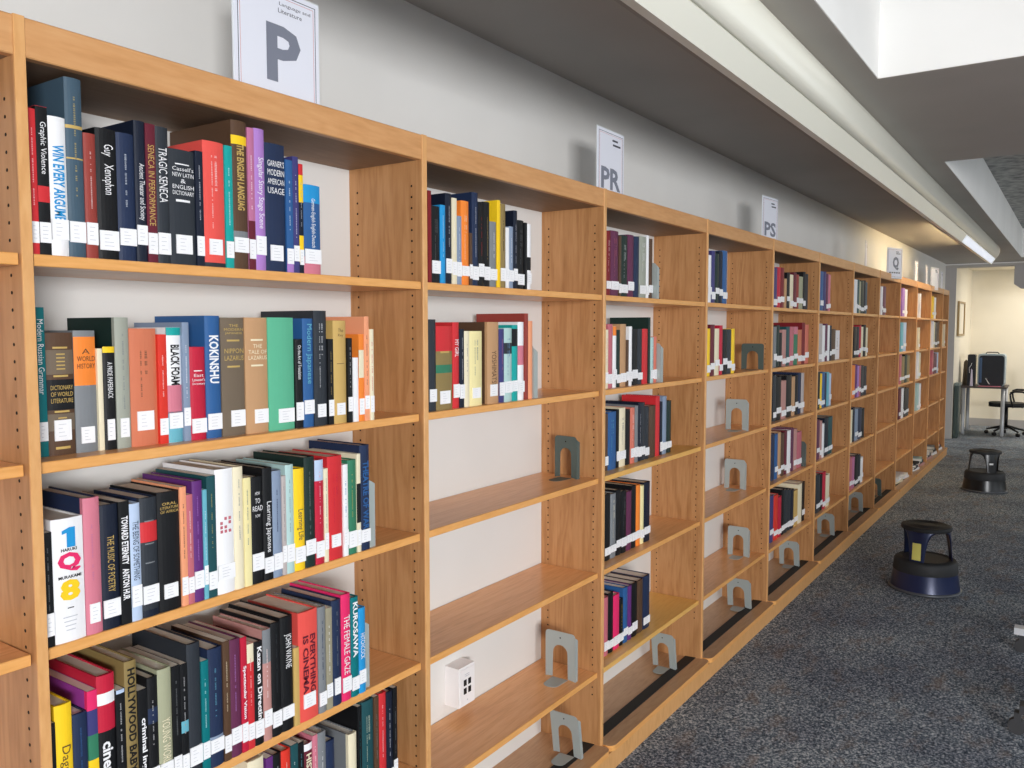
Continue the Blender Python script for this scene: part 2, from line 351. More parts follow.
  (0.2654, 0.2812, 0.2407, 0.015, 'black', 's=white;b=.42,.52,aqua'),
  (0.2817, 0.3117, 0.2745, 0.015, 'charcoal', 'sz=big'),
  (0.3122, 0.3291, 0.2308, 0.015, 'teal', 's=white'),
  (0.3295, 0.3633, 0.2486, 0.015, 'navy', 's=aqua;b=.16,.26,blue grey'),
  (0.364, 0.3806, 0.2546, 0.015, 'brown', 's=cream'),
  (0.381, 0.4079, 0.2521, 0.015, 'plum', 's=lilac'),
  (0.4084, 0.4234, 0.2496, 0.015, 'crimson', 'V=Spectacular Vision;tc=white;B=1;tf=.75,.2'),
  (0.4239, 0.4407, 0.2303, 0.015, 'red', 'b=.82,1,cream;s=white'),
  (0.4415, 0.4652, 0.228, 0.015, 'black', 'V=Kazan on Directing;tc=white;B=1;tf=.95,.2;d=black book titled on directing, with thick white letters'),
  (0.466, 0.4878, 0.248, 0.015, 'dusty pink', 'b=.7,1,grey;s=white'),
  (0.4884, 0.5148, 0.2557, 0.015, 'black', 's=charcoal'),
  (0.5154, 0.55, 0.2597, 0.015, 'black', 'V=JOHN WAYNE;tc=white;tf=.85,.55'),
  (0.5505, 0.5662, 0.1811, 0.015, 'mustard', 'n=1'),
  (0.5668, 0.6238, 0.2556, 0.015, 'coral red', 'V=EVERYTHING/IS CINEMA;tc=maroon;B=1;tf=.78,.25;ls=1;d=coral book titled Everything Is Cinema'),
  (0.625, 0.648, 0.2534, 0.015, 'grey', 's=navy'),
  (0.6486, 0.6676, 0.245, 0.015, 'khaki', 's=white'),
  (0.6683, 0.6981, 0.2566, 0.015, 'navy', 's=grey;ls=1'),
  (0.6994, 0.7293, 0.2626, 0.015, 'hot pink', 'V=THE FEMALE GAZE;tc=white;tf=.8,.25'),
  (0.7306, 0.7558, 0.2475, 0.015, 'teal', 'V=KUROSAWA;tc=white;B=1;tf=.95,.4;d=dark teal book with white capitals down the spine'),
  (0.7565, 0.7795, 0.2143, 0.015, 'azure', 'V=HITCHCOCK;tc=white;tf=.7,.4'),
 ],
 (0, 5): [
  (0.4253, 0.4673, 0.268, 0.02, 'cream', 'n=1'),
  (0.4722, 0.4906, 0.257, 0.02, 'purple', 's=white'),
  (0.4912, 0.5145, 0.2556, 0.02, 'black', 's=white'),
  (0.515, 0.5411, 0.2536, 0.02, 'scarlet', 's=white'),
  (0.5417, 0.5625, 0.2563, 0.02, 'dark teal', 's=white'),
  (0.5631, 0.5802, 0.2532, 0.02, 'black', 's=aqua'),
  (0.5808, 0.6055, 0.2413, 0.02, 'maroon', 'V=HISTORY;tc=cream;B=1;tf=.9,.5;b=.93,1,white'),
  (0.6064, 0.6214, 0.2524, 0.02, 'pink', 's=white'),
  (0.622, 0.6485, 0.2511, 0.02, 'grey', 's=white'),
  (0.6491, 0.6763, 0.2193, 0.02, 'navy', 'n=1'),
  (0.7224, 0.7496, 0.2063, 0.02, 'cream', 'n=1;bd=grey;d=pale grey book with cream spine leaning out'),
  (0.753, 0.7669, 0.2654, 0.02, 'black', 's=teal'),
  (0.7683, 0.8105, 0.2691, 0.02, 'dark teal', 's=cream;n=1'),
  (0.8113, 0.8284, 0.268, 0.02, 'brown', 's=grey'),
  (0.8291, 0.8565, 0.2687, 0.02, 'red', 's=white'),
  (0.8573, 0.8811, 0.2629, 0.02, 'dark navy', 's=white'),
  (0.8819, 0.8973, 0.2661, 0.02, 'black', 's=grey'),
 ],
 (1, 1): [
  (1.0489, 1.0623, 0.2466, 0.03, 'dark red', 'n=1'),
  (1.0636, 1.1007, 0.2087, 0.03, 'black', 's=grey'),
  (1.102, 1.1238, 0.2152, 0.03, 'azure', 's=white;n=1'),
  (1.1246, 1.1513, 0.2499, 0.03, 'dark navy', 's=white'),
  (1.1526, 1.1734, 0.2405, 0.03, 'cream', 's=white'),
  (1.1743, 1.1945, 0.1933, 0.03, 'blue grey', 's=white'),
  (1.1955, 1.232, 0.2386, 0.03, 'orange', 's=white'),
  (1.2329, 1.2453, 0.1512, 0.03, 'brown', ''),
  (1.2463, 1.2753, 0.2687, 0.03, 'navy', 's=white'),
  (1.2763, 1.3024, 0.2453, 0.03, 'black', 's=red'),
  (1.3034, 1.3331, 0.2489, 0.03, 'black', 's=gold'),
  (1.3341, 1.368, 0.1948, 0.03, 'grey', 's=white;bd=yellow'),
  (1.369, 1.3858, 0.2613, 0.03, 'yellow', 'n=1'),
  (1.3868, 1.416, 0.2533, 0.03, 'olive', 's=black'),
  (1.4171, 1.4327, 0.1851, 0.03, 'white', ''),
  (1.4338, 1.4568, 0.1902, 0.03, 'blue grey', 's=white'),
  (1.4579, 1.479, 0.2414, 0.03, 'dark navy', 's=white'),
  (1.4801, 1.5174, 0.2147, 0.03, 'black', 's=grey'),
  (1.5185, 1.5335, 0.2105, 0.03, 'black', 'n=1'),
  (1.5346, 1.5573, 0.2085, 0.03, 'white', 'b=.3,.5,black'),
 ],
 (1, 2): [
  (1.0558, 1.0866, 0.2508, 0.035, 'charcoal', ''),
  (1.0879, 1.1593, 0.2328, 0.035, 'olive', 'b=.70,1,red;b=.44,.54,green;l=.68,.70,gold;ls=1;d=olive book with red top and green stripe'),
  (1.1607, 1.1896, 0.2437, 0.035, 'red', 'V=MY GIRL;tc=white;tf=.8,.6'),
  (1.1906, 1.2131, 0.2245, 0.035, 'dark navy', 's=white'),
  (1.214, 1.2379, 0.2188, 0.035, 'cream', 's=grey;n=1'),
  (1.2388, 1.3007, 0.2188, 0.035, 'pale yellow', 's=grey;ls=1'),
  (1.328, 1.3863, 0.2456, 0.035, 'tan', 'V=YOSHIMATSU;tc=brown;tf=.65,.2;bd=brown;ls=1'),
  (1.3879, 1.4147, 0.2247, 0.035, 'indigo', 's=pink'),
  (1.4158, 1.458, 0.2278, 0.035, 'pale aqua', 's=blue;b=.65,.8,charcoal'),
  (1.4591, 1.4906, 0.2372, 0.035, 'turquoise', 'b=.72,.95,black'),
  (1.4917, 1.525, 0.2468, 0.035, 'white', 'b=.45,.7,pink'),
  (1.5268, 1.5472, 0.2743, 0.035, 'brick red', 'n=1'),
  (1.549, 1.5757, 0.2504, 0.035, 'peach', 'n=1'),
 ],
 (2, 1): [
  (2.1072, 2.1435, 0.2439, 0.05, 'dark red', 's=white'),
  (2.1451, 2.208, 0.2488, 0.05, 'plum', 's=rose'),
  (2.2097, 2.2283, 0.2339, 0.05, 'brown', ''),
  (2.23, 2.2861, 0.239, 0.05, 'dark green', 's=white'),
  (2.2878, 2.3402, 0.2465, 0.05, 'plum', ''),
  (2.342, 2.3902, 0.2447, 0.05, 'navy', 'n=1'),
  (2.393, 2.4558, 0.25, 0.05, 'sage grey', 's=white'),
  (2.4586, 2.4797, 0.2585, 0.05, 'white', ''),
  (2.4816, 2.5176, 0.2475, 0.05, 'brown', ''),
 ],
 (2, 2): [
  (2.1037, 2.1246, 0.2226, 0.05, 'cream', 's=red'),
  (2.1263, 2.1657, 0.2435, 0.05, 'rose', ''),
  (2.1673, 2.1957, 0.2345, 0.05, 'white', 'b=.85,1,orange'),
  (2.1974, 2.228, 0.2215, 0.05, 'dark green', ''),
  (2.2297, 2.2792, 0.2441, 0.05, 'tan', ''),
  (2.2809, 2.303, 0.1821, 0.05, 'brown', ''),
  (2.3048, 2.3317, 0.2349, 0.05, 'white', ''),
  (2.3335, 2.381, 0.2254, 0.05, 'black', ''),
  (2.3829, 2.4259, 0.2255, 0.05, 'charcoal', ''),
  (2.4278, 2.4795, 0.2255, 0.05, 'red', 'n=1'),
  (2.4814, 2.5029, 0.273, 0.05, 'dark green', 'n=1;sz=tall'),
  (2.5048, 2.5385, 0.1902, 0.05, 'pale aqua', 's=grey'),
  (2.5405, 2.5666, 0.1933, 0.05, 'salmon', ''),
 ],
 (2, 3): [
  (2.1349, 2.1587, 0.2216, 0.065, 'brown', ''),
  (2.1604, 2.2295, 0.2254, 0.065, 'blue', 'n=1;s=aqua'),
  (2.2312, 2.2537, 0.2306, 0.065, 'black', ''),
  (2.2554, 2.31, 0.2342, 0.065, 'cream', 's=grey'),
  (2.3118, 2.3534, 0.2234, 0.065, 'black', 'n=1'),
  (2.3552, 2.3949, 0.227, 0.065, 'salmon', 's=white'),
  (2.3968, 2.4259, 0.2333, 0.065, 'grey', ''),
  (2.4278, 2.4564, 0.2438, 0.065, 'dark navy', 's=white'),
  (2.4583, 2.4893, 0.2415, 0.065, 'charcoal', ''),
  (2.4912, 2.5306, 0.2224, 0.065, 'charcoal', 's=grey'),
  (2.5326, 2.5973, 0.2217, 0.065, 'brown', 'n=1'),
  (2.5993, 2.6408, 0.2582, 0.065, 'red', 'n=1'),
  (2.6429, 2.6682, 0.2314, 0.065, 'dark navy', ''),
  (2.6703, 2.7132, 0.2535, 0.065, 'blue grey', ''),
  (2.7154, 2.7636, 0.2299, 0.065, 'dark green', ''),
 ],
 (2, 4): [
  (2.1367, 2.1851, 0.2608, 0.065, 'black', ''),
  (2.1867, 2.2329, 0.2552, 0.065, 'grey', 's=cream'),
  (2.2347, 2.2767, 0.263, 0.065, 'black', ''),
  (2.2785, 2.3251, 0.2515, 0.065, 'black', 's=grey'),
  (2.3269, 2.3728, 0.2418, 0.065, 'plum', ''),
  (2.3746, 2.414, 0.2583, 0.065, 'black', ''),
  (2.4159, 2.4542, 0.2545, 0.065, 'orange', ''),
  (2.4561, 2.4893, 0.2461, 0.065, 'pale yellow', ''),
  (2.4912, 2.549, 0.2538, 0.065, 'dark navy', 's=plum'),
 ],
 (2, 5): [
  (2.1369, 2.1729, 0.2327, 0.065, 'rose', ''),
  (2.1746, 2.2165, 0.2399, 0.065, 'black', ''),
  (2.2182, 2.2699, 0.2201, 0.065, 'hot pink', ''),
  (2.2717, 2.3031, 0.1908, 0.065, 'black', 's=yellow'),
  (2.3049, 2.3441, 0.2287, 0.065, 'blue', ''),
  (2.346, 2.3813, 0.2248, 0.065, 'purple', ''),
  (2.3832, 2.4327, 0.2253, 0.065, 'black', ''),
  (2.4346, 2.4873, 0.2243, 0.065, 'brown', 'n=1'),
  (2.4903, 2.5556, 0.2275, 0.065, 'navy', ''),
 ],
 (3, 1): [
  (3.0905, 3.1344, 0.2246, 0.03, 'white', ''),
  (3.137, 3.1843, 0.2483, 0.03, 'indigo', ''),
  (3.187, 3.2353, 0.2389, 0.03, 'dark green', ''),
  (3.2381, 3.2847, 0.2541, 0.03, 'dark navy', ''),
  (3.2874, 3.3491, 0.2604, 0.03, 'blue', ''),
 ],
 (3, 2): [
  (3.0907, 3.1335, 0.227, 0.03, 'yellow', ''),
  (3.1361, 3.1918, 0.2461, 0.03, 'maroon', ''),
  (3.1944, 3.2542, 0.2271, 0.03, 'cream', ''),
  (3.2569, 3.3014, 0.2428, 0.03, 'crimson', ''),
  (3.3042, 3.3638, 0.2238, 0.03, 'black', ''),
  (3.3666, 3.4263, 0.2238, 0.03, 'charcoal', ''),
  (3.4292, 3.4768, 0.2263, 0.03, 'yellow', ''),
 ],
 (4, 1): [
  (4.1756, 4.2452, 0.2337, 0.05, 'indigo', ''),
  (4.2491, 4.3124, 0.2397, 0.05, 'crimson', ''),
  (4.3164, 4.3852, 0.2411, 0.05, 'dark red', ''),
  (4.3975, 4.4389, 0.1797, 0.05, 'tan', 'n=1'),
  (4.4431, 4.5064, 0.2186, 0.05, 'black', ''),
  (4.5106, 4.5797, 0.2103, 0.05, 'cream', ''),
  (4.584, 4.6497, 0.228, 0.05, 'maroon', ''),
  (4.6501, 4.7042, 0.2177, 0.05, 'brick red', ''),
  (4.7088, 4.7963, 0.2089, 0.05, 'sage', ''),
  (4.801, 4.8542, 0.2432, 0.05, 'black', ''),
  (4.8546, 4.92, 0.2323, 0.05, 'charcoal', ''),
 ],
 (4, 2): [
  (4.2, 4.2546, 0.2386, 0.05, 'grey', ''),
  (4.2586, 4.3143, 0.247, 0.05, 'dark green', ''),
  (4.3183, 4.367, 0.2032, 0.05, 'black', ''),
  (4.3711, 4.45, 0.2211, 0.05, 'dusty pink', ''),
  (4.4542, 4.5266, 0.2393, 0.05, 'dark teal', ''),
  (4.5309, 4.614, 0.2396, 0.05, 'rose', ''),
  (4.6184, 4.7039, 0.2398, 0.05, 'green', 'b=.8,1,pink'),
  (4.7084, 4.7963, 0.221, 0.05, 'terracotta', ''),
  (4.801, 4.8721, 0.2663, 0.05, 'dark red', ''),
  (4.8725, 4.9599, 0.2543, 0.05, 'salmon', ''),
 ],
 (4, 3): [
  (4.2255, 4.2847, 0.2739, 0.055, 'charcoal', ''),
  (4.2887, 4.3861, 0.2617, 0.055, 'black', ''),
  (4.3902, 4.491, 0.2324, 0.055, 'dusty pink', ''),
  (4.4952, 4.6083, 0.2605, 0.055, 'black', ''),
  (4.6128, 4.6846, 0.2472, 0.055, 'tan', ''),
  (4.6891, 4.7534, 0.2528, 0.055, 'black', ''),
  (4.758, 4.8237, 0.2645, 0.055, 'navy', ''),
  (4.8284, 4.8956, 0.2615, 0.055, 'pinkish grey', ''),
 ],
 (4, 4): [
  (4.2092, 4.2763, 0.2788, 0.055, 'navy', ''),
  (4.2803, 4.3409, 0.2717, 0.055, 'blue', ''),
  (4.345, 4.4028, 0.2763, 0.055, 'tan', ''),
  (4.4032, 4.4743, 0.2639, 0.055, 'brown', ''),
  (4.4786, 4.5346, 0.2727, 0.055, 'maroon', ''),
  (4.5389, 4.6138, 0.2657, 0.055, 'white', ''),
  (4.6183, 4.6794, 0.274, 0.055, 'plum', ''),
  (4.6798, 4.7551, 0.2617, 0.055, 'dusty pink', ''),
  (4.7598, 4.8641, 0.2355, 0.055, 'rose', ''),
 ],
 (4, 5): [
  (4.2231, 4.2967, 0.2835, 0.06, 'indigo', ''),
  (4.3007, 4.3867, 0.274, 0.06, 'scarlet', ''),
  (4.3908, 4.4581, 0.2499, 0.06, 'crimson', ''),
  (4.4623, 4.5206, 0.2839, 0.06, 'black', ''),
  (4.521, 4.5926, 0.2711, 0.06, 'charcoal', ''),
  (4.5971, 4.6559, 0.2624, 0.06, 'charcoal', ''),
  (4.6563, 4.7286, 0.2506, 0.06, 'dark navy', ''),
  (4.7333, 4.8226, 0.2335, 0.06, 'mustard', ''),
  (4.8274, 4.9194, 0.2599, 0.06, 'cream', ''),
  (4.9243, 4.989, 0.2601, 0.06, 'black', ''),
 ],
 (5, 1): [
  (5.1895, 5.2696, 0.269, 0.04, 'blue', ''),
  (5.275, 5.346, 0.2715, 0.04, 'indigo', ''),
  (5.3516, 5.4073, 0.2617, 0.04, 'plum', ''),
  (5.4129, 5.4697, 0.2582, 0.04, 'pink', ''),
 ],
 (5, 2): [
  (5.1805, 5.2739, 0.262, 0.04, 'pinkish grey', ''),
  (5.2743, 5.3512, 0.2502, 0.04, 'white', ''),
  (5.3567, 5.4184, 0.2627, 0.04, 'plum', ''),
  (5.4241, 5.4813, 0.2518, 0.04, 'white', ''),
  (5.487, 5.5335, 0.2492, 0.04, 'dark navy', ''),
  (5.5393, 5.6523, 0.2244, 0.04, 'brown', ''),
 ],
 (5, 3): [
  (5.1894, 5.243, 0.2521, 0.04, 'black', ''),
  (5.2484, 5.2975, 0.2393, 0.04, 'yellow', ''),
  (5.303, 5.3703, 0.2459, 0.04, 'blue', ''),
  (5.3707, 5.4261, 0.2348, 0.04, 'navy', ''),
  (5.4318, 5.4984, 0.2405, 0.04, 'aqua', ''),
  (5.4988, 5.5536, 0.2297, 0.04, 'pale blue', ''),
 ],
 (5, 4): [
  (5.187, 5.2645, 0.2747, 0.04, 'plum', ''),
  (5.2649, 5.3287, 0.2623, 0.04, 'dusty pink', ''),
  (5.3342, 5.3903, 0.2368, 0.04, 'white', ''),
  (5.396, 5.5053, 0.2718, 0.04, 'dark navy', ''),
  (5.5112, 5.6241, 0.2689, 0.04, 'dark teal', ''),
 ],
 (5, 5): [
  (5.2074, 5.3114, 0.2681, 0.04, 'charcoal', ''),
  (5.317, 5.3731, 0.2557, 0.04, 'black', ''),
  (5.3788, 5.4647, 0.2614, 0.04, 'crimson', ''),
  (5.4706, 5.5767, 0.2299, 0.04, 'cream', ''),
 ],
 (6, 1): [
  (6.2229, 6.3327, 0.2649, 0.04, 'white', ''),
  (6.3399, 6.4038, 0.27, 0.04, 'dark teal', ''),
  (6.4042, 6.4568, 0.2578, 0.04, 'sage', ''),
  (6.4642, 6.577, 0.268, 0.04, 'dark green', ''),
  (6.5847, 6.6366, 0.2738, 0.04, 'dark navy', ''),
  (6.637, 6.7009, 0.2615, 0.04, 'slate blue', ''),
 ],
 (6, 2): [
  (6.25, 6.3537, 0.2443, 0.04, 'black', ''),
  (6.361, 6.4417, 0.2446, 0.04, 'dark navy', ''),
  (6.4491, 6.5133, 0.2546, 0.04, 'crimson', ''),
  (6.5137, 6.5927, 0.2432, 0.04, 'cream', ''),
  (6.6004, 6.6938, 0.26, 0.04, 'black', ''),
  (6.7017, 6.7653, 0.2372, 0.04, 'cream', ''),
 ],
 (6, 3): [
  (6.2239, 6.3309, 0.2609, 0.04, 'orange', ''),
  (6.3381, 6.4106, 0.262, 0.04, 'purple', ''),
  (6.411, 6.4706, 0.2502, 0.04, 'lilac', ''),
  (6.4781, 6.5423, 0.2502, 0.04, 'rose', ''),
  (6.5499, 6.6464, 0.2475, 0.04, 'charcoal', ''),
  (6.6468, 6.7652, 0.2363, 0.04, 'dark navy', ''),
 ],
 (6, 4): [
  (6.2215, 6.2712, 0.2612, 0.04, 'cream', ''),
  (6.2783, 6.3542, 0.2758, 0.04, 'dark navy', ''),
  (6.3615, 6.4765, 0.2573, 0.04, 'blue grey', ''),
  (6.484, 6.6136, 0.2538, 0.04, 'navy', ''),
  (6.614, 6.7204, 0.2424, 0.04, 'black', ''),
 ],
 (6, 5): [
  (6.2155, 6.3049, 0.2619, 0.04, 'rose', ''),
  (6.3122, 6.3964, 0.2499, 0.04, 'mauve', ''),
  (6.4038, 6.5206, 0.2546, 0.04, 'black', ''),
  (6.521, 6.6168, 0.2431, 0.04, 'charcoal', ''),
  (6.6246, 6.7156, 0.2098, 0.04, 'white', ''),
 ],
 (7, 1): [
  (7.2484, 7.3116, 0.252, 0.03, 'white', ''),
  (7.3207, 7.4597, 0.2566, 0.03, 'plum', ''),
 ],
 (8, 1): [
  (8.3076, 8.4442, 0.2814, 0.03, 'lilac', ''),
  (8.4558, 8.5906, 0.2754, 0.03, 'white', ''),
 ],
 (8, 2): [
  (8.2734, 8.4094, 0.2904, 0.03, 'aqua', ''),
  (8.4209, 8.5848, 0.2915, 0.03, 'pale blue', ''),
 ],
 (8, 3): [
  (8.2671, 8.3747, 0.295, 0.03, 'rose', ''),
  (8.3862, 8.5435, 0.2713, 0.03, 'olive', ''),
  (8.5553, 8.7012, 0.2856, 0.03, 'dark green', ''),
  (8.7017, 8.8476, 0.2742, 0.03, 'olive', ''),
 ],
 (8, 4): [
  (8.2721, 8.4031, 0.3061, 0.03, 'maroon', ''),
  (8.4147, 8.5435, 0.3039, 0.03, 'white', ''),
  (8.5554, 8.7049, 0.2992, 0.03, 'black', ''),
  (8.7054, 8.8549, 0.2872, 0.03, 'charcoal', ''),
 ],
 (9, 1): [
  (9.3839, 9.4812, 0.2657, 0.03, 'white', ''),
 ],
 (9, 2): [
  (9.3658, 9.4631, 0.242, 0.03, 'cream', ''),
 ],
 (9, 3): [
  (9.3503, 9.4622, 0.2957, 0.03, 'white', ''),
  (9.4627, 9.5746, 0.2839, 0.03, 'cream', ''),
 ],
 (9, 4): [
  (9.3761, 9.5179, 0.302, 0.03, 'pale aqua', ''),
  (9.5184, 9.6601, 0.2899, 0.03, 'white', ''),
 ],
 (10, 1): [
  (10.3264, 10.4743, 0.2644, 0.03, 'yellow', ''),
  (10.5076, 10.643, 0.2581, 0.03, 'white', ''),
 ],
 (10, 2): [
  (10.4087, 10.5173, 0.3213, 0.03, 'white', ''),
  (10.5178, 10.6265, 0.3084, 0.03, 'cream', ''),
  (10.6441, 10.818, 0.3054, 0.03, 'dark navy', ''),
  (10.8357, 10.989, 0.3191, 0.03, 'brown', ''),
 ],
 (10, 3): [
  (10.4674, 10.5769, 0.2884, 0.03, 'rose', ''),
  (10.5939, 10.724, 0.2534, 0.03, 'maroon', ''),
  (10.7245, 10.8546, 0.2433, 0.03, 'plum', ''),
  (10.8729, 10.989, 0.2543, 0.03, 'pale blue', ''),
 ],
 (11, 2): [
  (11.4868, 11.5395, 0.2889, 0.03, 'cream', ''),
 ],
}

# ------------------------------------------------------------------ setting
def struct(name, mb): return mb.build(name, kind='structure')
m = MB(); m.box(-5.2, 16.4, -7.2, .5, -.15, FZ, M_CARPET); struct('floor', m)
m = MB(); m.box(-5.2, 13.35, WALL, .5, FZ, 3.1, M_WALL); struct('wall_left', m)
# end wall, column and return wall beyond the shelves
m = MB(); m.box(13.35, 15.6, .125, .5, FZ, 3.1, M_CREAM); m.box(13.34, 13.352, .12, WALL, FZ, CEIL, M_GREY); struct('wall_return', m)
m = MB(); m.box(15.6, 15.8, -7.2, .5, FZ, 3.1, M_CREAM); struct('wall_far', m)
m = MB(); m.box(15.585, 15.6, -3, .125, FZ, .1, M_GREY); struct('baseboard_far', m)
m = MB(); m.box(13.32, 13.5, -7.2, WALL, 2.535, CEIL + .3, M_CEIL); m.box(13.3, 13.34, -7.2, WALL, 2.575, 2.587, M_WHITE); struct('trim_1', m)
m = MB(); m.prism_x([(-.62, 2.534), (-.62, 2.27), (-.70, 2.21), (-1.3, 2.15), (-1.3, 2.534)], 13.3, 13.5, M_GREY); struct('trim_2', m)
# ceiling: beams around the coffers, concrete slab above
m = MB()
m.box(-5.2, 13.32, -.735, .5, CEIL, 2.98, M_CEIL)
for a, b in ((-5.2, -1.6), (2.85, 4.79), (12.6, 13.32)): m.box(a, b, -3.2, -.735, CEIL, 2.98, M_CEIL)
m.box(-5.2, 13.32, -3.9, -3.2, CEIL, 2.98, M_CEIL); m.box(-5.2, 13.32, -7.2, -6.6, CEIL, 2.98, M_CEIL)
for a, b in ((-5.2, -1.6), (2.85, 4.79), (12.6, 13.32)): m.box(a, b, -6.6, -3.9, CEIL, 2.98, M_CEIL)
for a, b in ((-1.6, 2.85), (4.79, 12.6)):      # white linings of the coffers
    for c, d in ((-3.2, -.735), (-6.6, -3.9)):
        m.box(a, b, d - .004, d - .0005, CEIL + .001, 2.98, M_WHITE); m.box(a, b, c + .0005, c + .004, CEIL + .001, 2.98, M_WHITE)
        m.box(a + .0005, a + .004, c, d, CEIL + .001, 2.98, M_WHITE); m.box(b - .004, b - .0005, c, d, CEIL + .001, 2.98, M_WHITE)
struct('ceiling', m)
m = MB(); m.box(-5.2, 15.8, -7.2, .5, 2.98, 3.15, M_CONC); m.box(13.5, 15.6, -7.2, .125, 2.62, 2.66, M_CREAM); struct('ceiling', m)
# walls the photograph does not show, with the main window and openings for the added side fill
m = MB()
m.box(-3.7, -3.5, -7.2, -6.6, FZ, 2.98, M_WALL); m.box(-3.7, -3.5, -4.2, .265, FZ, 2.98, M_WALL)
m.box(-3.7, -3.5, -6.6, -4.2, FZ, .75, M_WALL); m.box(-3.7, -3.5, -6.6, -4.2, 2.4, 2.98, M_WALL); struct('wall_back', m)
m = MB(); m.box(-5.2, 15.8, -7.2, -7, FZ, .7, M_WALL); m.box(-5.2, 15.8, -7.2, -7, 2.45, 2.98, M_WALL)
for a in (-5.2, -.7, 3.8, 8.3, 12.8): m.box(a, a + .6, -7.2, -7, .7, 2.45, M_WALL)
struct('wall_right', m)

# ------------------------------------------------------------------ bookcase bays
NTH = ['nearest whole', 'second', 'third', 'fourth', 'fifth', 'sixth', 'seventh', 'eighth', 'ninth', 'tenth', 'eleventh', 'last half-width']
BAYL = {-1: 'empty oak bookcase bay cut off at the near end of the run',
 0: 'oak bookcase bay packed with books under the sign with a single P',
 1: 'oak bookcase bay with two part rows of books, bookends and a wall box',
 2: 'oak bookcase bay with short book rows and golden shelves, after the PR sign',
 3: 'oak bookcase bay mostly empty, with a column of grey bookends',
 4: 'oak bookcase bay with books on all five shelves, just after the PS sign',
 5: 'oak bookcase bay holding a white book with its cover facing out',
 6: 'oak bookcase bay, seventh whole one, with books on all five shelves',
 7: 'nearly empty oak bookcase bay below the sign with a Q',
 8: 'oak bookcase bay with a stack of white books on its base',
 9: 'oak bookcase bay with single white volumes and books lying on its base',
 10: 'oak bookcase bay, last of full width, yellow book on top shelf',
 11: 'narrow half-width oak bookcase bay at the far end of the run'}
def shelf_mesh(w, top_m, d0=.016, d1=.262, t=.0195):
    s = MB(); s.box(0, w, d0 + .004, d1, -t, 0, top_m)
    s.bev(0, w, d0, d0 + .0042, -t - .0002, .0002, W_LIP if top_m is not W_GOLD else W_GOLD, .0015); return s
for k in range(-1, 12):
    w = 1. if k < 11 else .55
    root = thing('bookcase', BAYL[k], 'bookcase', (k, 0, 0), group='oak library bookcase bays along the wall')
    x0, x1 = PT / 2 + .0004, w - PT / 2 - .0004
    # upright at the far side, with its peg holes
    s = MB(); a, b = w - PT / 2, w + PT / 2
    s.box(a, b, .0045, .2645, FZ, 2.124, W_SIDE)
    s.prism_z([(a, .0045), (a, .0012), (a + .001, 0), (b - .001, 0), (b, .0012), (b, .0045)], .045, 2.127, W_EDGE)
    if k < 8:
        for yy in (.038, .234):
            for i in range(62):
                z = .26 + i * .0285
                if k > 3 and i % 1: continue
                hx = [(math.cos(q * PI / 3) * .0032, math.sin(q * PI / 3) * .0032) for q in range(6)]
                if all(abs(z - (SZ[j] - .01)) > .014 for j in SZ): s.prism_x([(yy + p, z + q) for p, q in hx], a - .0004, a + .001, M_HOLE)
    s.build('side_panel', root)
    if k == -1:
        s = MB(); s.box(-PT / 2, PT / 2, .0045, .2645, FZ, 2.127, W_SIDE); s.build('side_panel', root)
    s = MB(); s.bev(x0, x1, .0025, .021, 2.063, 2.1265, W_HEAD, .002); s.build('header', root)
    s = MB(); s.box(x0, x1, .0214, .2645, 2.063, 2.083, W_SHADED); s.build('top_panel', root)
    for j in range(1, 6):
        z = SZ[j]
        if k == 0 and j == 5: z = .427
        tm = W_GOLD if (k == 2 and j in (3, 5)) else W_TOP
        y0 = .006 if j == 1 else .016
        shelf_mesh(x1 - x0 - .006, tm, y0).build('shelf', root, (x0 + .003, 0, z))
    # sloping base board with a rounded nosing
    s = MB(); zf, zb = .074, .055; R = .028; P = []
    L0, L1, F = x0 - .004, x1 + .004, -.043
    P = [(x0, .2645), (x0, .0)] + [(L0, -.002)] + [(L0 + R * (1 - math.cos(q * PI / 10)), F + R * (1 - math.sin(q * PI / 10))) for q in range(6)] + [(L1 - R * (1 - math.sin(q * PI / 10)), F + R * (1 - math.cos(q * PI / 10))) for q in range(6)] + [(L1, -.002), (x1, .0), (x1, .2645)]
    n = len(P); top = [(x, y, zf + (zb - zf) * (y - F) / (.2645 - F)) for x, y in P]; bot = [(x, y, z - .022) for x, y, z in top]
    s.poly(top + bot, [tuple(range(n)), tuple(range(n, 2 * n))[::-1]], W_BASE)
    s.poly(top + bot, [(i, n + i, n + (i + 1) % n, (i + 1) % n) for i in range(n)], W_LIP)
    base = s.build('base_board', root)
    zz = lambda y: zf + (zb - zf) * (y - F) / (.2645 - F)
    s = MB(); s.prism_x([(.027, zz(.027) + .0003), (.027, zz(.027) + .0023), (.079, zz(.079) + .0023), (.079, zz(.079) + .0003)], x0 + .002, x1 - .002, mat('black_grip_strip', (38, 38, 38), .7))
    s.build('grip_strip', base)
    s = MB(); s.box(x0, x1 + PT + .0008, -.032, -.018, FZ + .0005, .047, W_EDGE); s.build('plinth', root)
    s = MB(); s.box(x1 - .001, x1 + PT + .0018, -.0175, -.0005, FZ + .0005, .044, W_EDGE); s.build('plinth_block', root)

